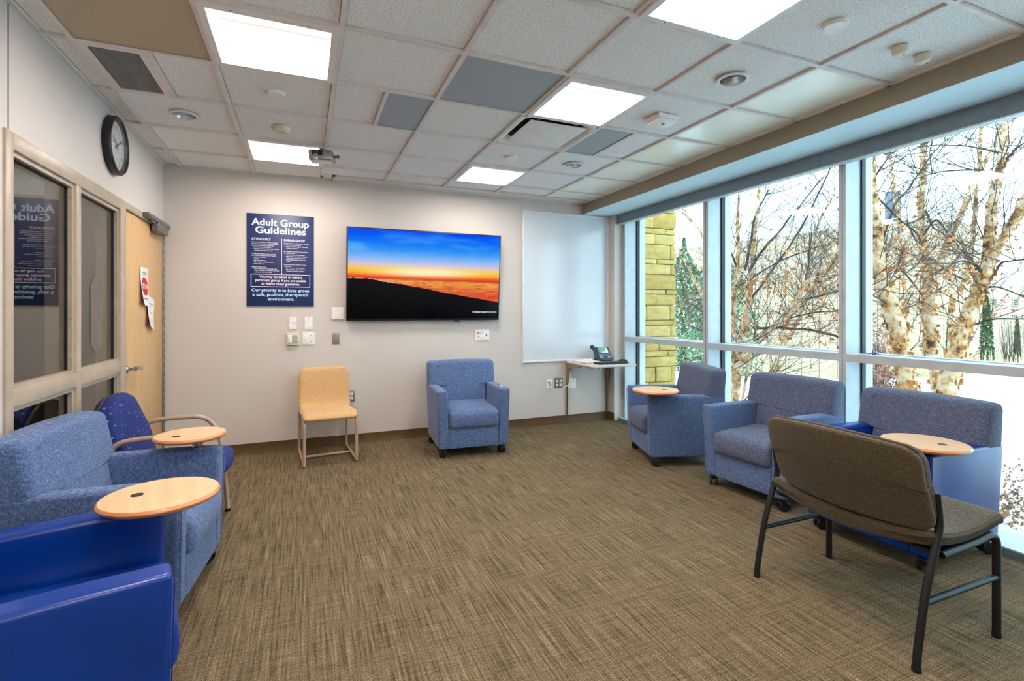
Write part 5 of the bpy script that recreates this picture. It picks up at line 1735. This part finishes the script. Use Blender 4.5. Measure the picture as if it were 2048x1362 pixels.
tree('slender straight birch stem behind the exhaust stack', [
    (9.0, 9.2, [(1822, 760, 12), (1815, 640, 11), (1806, 520, 10), (1798, 440, 9), (1785, 360, 8), (1779, 300, 7), (1775, 220, 5)])], [], 40, 0.1, 20)
# left-hand clump seen through the middle pane
tree('twin-stemmed peeling birch at the left of the middle pane', [
    (7.2, 7.4, [(1452, 770, 26), (1458, 720, 20), (1463, 660, 18), (1466, 610, 15), (1473, 560, 12), (1477, 500, 9), (1475, 450, 8), (1478, 400, 6), (1482, 330, 5)]),
    (7.4, 7.7, [(1466, 780, 24), (1480, 700, 20), (1490, 640, 18), (1497, 590, 14), (1503, 540, 11), (1508, 480, 9), (1514, 420, 8), (1520, 370, 6), (1527, 320, 4)]),
    (7.2, 7.0, [(1456, 740, 16), (1480, 728, 15), (1498, 712, 13), (1530, 670, 11), (1560, 640, 11), (1590, 605, 10), (1610, 570, 9), (1640, 545, 8), (1668, 512, 6), (1690, 480, 4)])],
    [(7.4, 7.7, [(1490, 540, 9), (1502, 480, 8), (1510, 440, 6), (1535, 380, 4)]), (7.5, 7.9, [(1498, 540, 9), (1530, 495, 8), (1560, 460, 6), (1610, 400, 4), (1650, 350, 3)]),
     (7.3, 7.1, [(1472, 530, 7), (1462, 505, 6), (1448, 490, 4)]), (7.2, 7.0, [(1505, 655, 9), (1540, 655, 9), (1600, 658, 9), (1640, 664, 9), (1690, 678, 8)]),
     (7.5, 8.2, [(1500, 600, 8), (1535, 555, 8), (1565, 510, 7), (1600, 460, 6), (1640, 380, 5), (1670, 310, 4)]), (7.4, 7.2, [(1500, 560, 6), (1560, 522, 5), (1620, 500, 4), (1690, 480, 3)]),
     (7.4, 7.0, [(1480, 560, 5), (1460, 570, 4), (1446, 580, 3)])], 130, 0.42, 200)
tree('red-brown birch stem slanting up to the right in the middle pane', [
    (8.4, 8.0, [(1530, 800, 14), (1560, 690, 13), (1580, 630, 12), (1600, 600, 11), (1630, 570, 10), (1662, 535, 8), (1690, 470, 5)]),
    (8.6, 8.6, [(1560, 700, 12), (1590, 650, 11), (1605, 610, 10), (1615, 560, 8), (1622, 500, 6), (1640, 440, 5), (1668, 390, 3)])],
    [(8.2, 8.5, [(1600, 605, 7), (1640, 590, 6), (1690, 580, 4)]), (8.2, 8.0, [(1580, 635, 6), (1630, 625, 5), (1690, 622, 4)]), (8.5, 8.7, [(1612, 560, 6), (1620, 500, 5), (1625, 460, 3)])], 110, 0.55, 60)
tree('thin snow-lined young tree between the pillar and the first mullion', [
    (9.5, 9.2, [(1425, 680, 9), (1404, 590, 8), (1385, 555, 7), (1370, 520, 6), (1352, 490, 5), (1335, 470, 4)]),
    (9.6, 9.6, [(1420, 640, 6), (1406, 485, 5), (1390, 450, 5), (1370, 425, 4), (1362, 405, 3)])],
    [(9.2, 9.0, [(1410, 664, 6), (1380, 652, 5), (1352, 643, 4)]), (9.3, 9.2, [(1408, 625, 5), (1385, 610, 5), (1365, 600, 3)])], 50, 0.35, 0)
tree('slim grey sapling standing in the snow below the middle rail', [
    (6.8, 7.0, [(1484, 810, 6), (1490, 770, 6), (1500, 720, 6), (1506, 690, 5), (1512, 640, 3)]), (6.6, 6.6, [(1457, 830, 5), (1457, 760, 5), (1456, 720, 4)])],
    [(6.9, 6.7, [(1490, 800, 4), (1520, 770, 4), (1550, 750, 2)])], 36, 0.35, 0)

# rust-leaved shrubs
def shrub(label, px, d, ptop, wpx, mat, nl, ls=0.035, ntw=70):
    p = gpt(px, d)
    t = thing('leafy_shrub', label, 'shrub', p)
    h = (623 - ptop) / FPX * d + CAM_Z - p.z
    w_ = wpx / FPX * d / 2
    tw, lf = G(), G()
    for _ in range(ntw):
        a = random.uniform(0, 2 * pi)
        q = Vector((0.2 * w_ * cos(a), 0.2 * w_ * sin(a), 0))
        tip = Vector((w_ * cos(a) * random.random(), w_ * sin(a) * random.random(), h * random.uniform(0.55, 1)))
        pts = bez([q, q.lerp(tip, 0.5) + Vector((random.gauss(0, .06), random.gauss(0, .06), 0.04)), tip], 3)
        tw.tube(pts, [0.006 * (1 - 0.8 * k / (len(pts) - 1)) for k in range(len(pts))], 3, cap=False)
        for _ in range(nl // ntw):
            leaf_quads(lf, pts[random.randrange(2, len(pts))] + Vector((random.gauss(0, .07), random.gauss(0, .07), random.gauss(0, .07))), ls)
    tag(tw.build('stems', mt['twig'], t), kind='stuff')
    tag(lf.build('rust_leaves', mt[mat], t), kind='stuff')
shrub('rust-brown leafy shrub behind the left-leaning birch by the right mullion', 1752, 9.5, 640, 90, 'rust_leaf', 900, 0.03)
shrub('low rust-brown shrub against the snow below the near rail', 1765, 8.0, 735, 120, 'rust_leaf', 700, 0.028)
shrub('grey bare twiggy shrub before the pale wing windows', 2020, 14.5, 610, 60, 'twig', 200, 0.02, 90)

# leaf litter just outside the near pane
g = G()
for _ in range(3500):
    x, y = 4.3 + abs(random.gauss(0, 0.7)), random.uniform(0.6, 2.5)
    leaf_quads(g, Vector((x, y, -0.10 + random.uniform(0, 0.16))), 0.017)
tag(g.build('leaf_litter', mt['litter']), 'mat of snowy brown leaves on the ground outside the nearest pane', 'leaves', kind='stuff')
# joined small fittings stay one part each
for o in bpy.data.objects:
    if o.parent and o.type == 'MESH' and o.name.split('.')[0] in ('screw', 'printed_lines', 'welt_seam', 'socket_hole', 'slot', 'vent', 'minute_marks', 'piping'):
        o['kind'] = 'stuff'
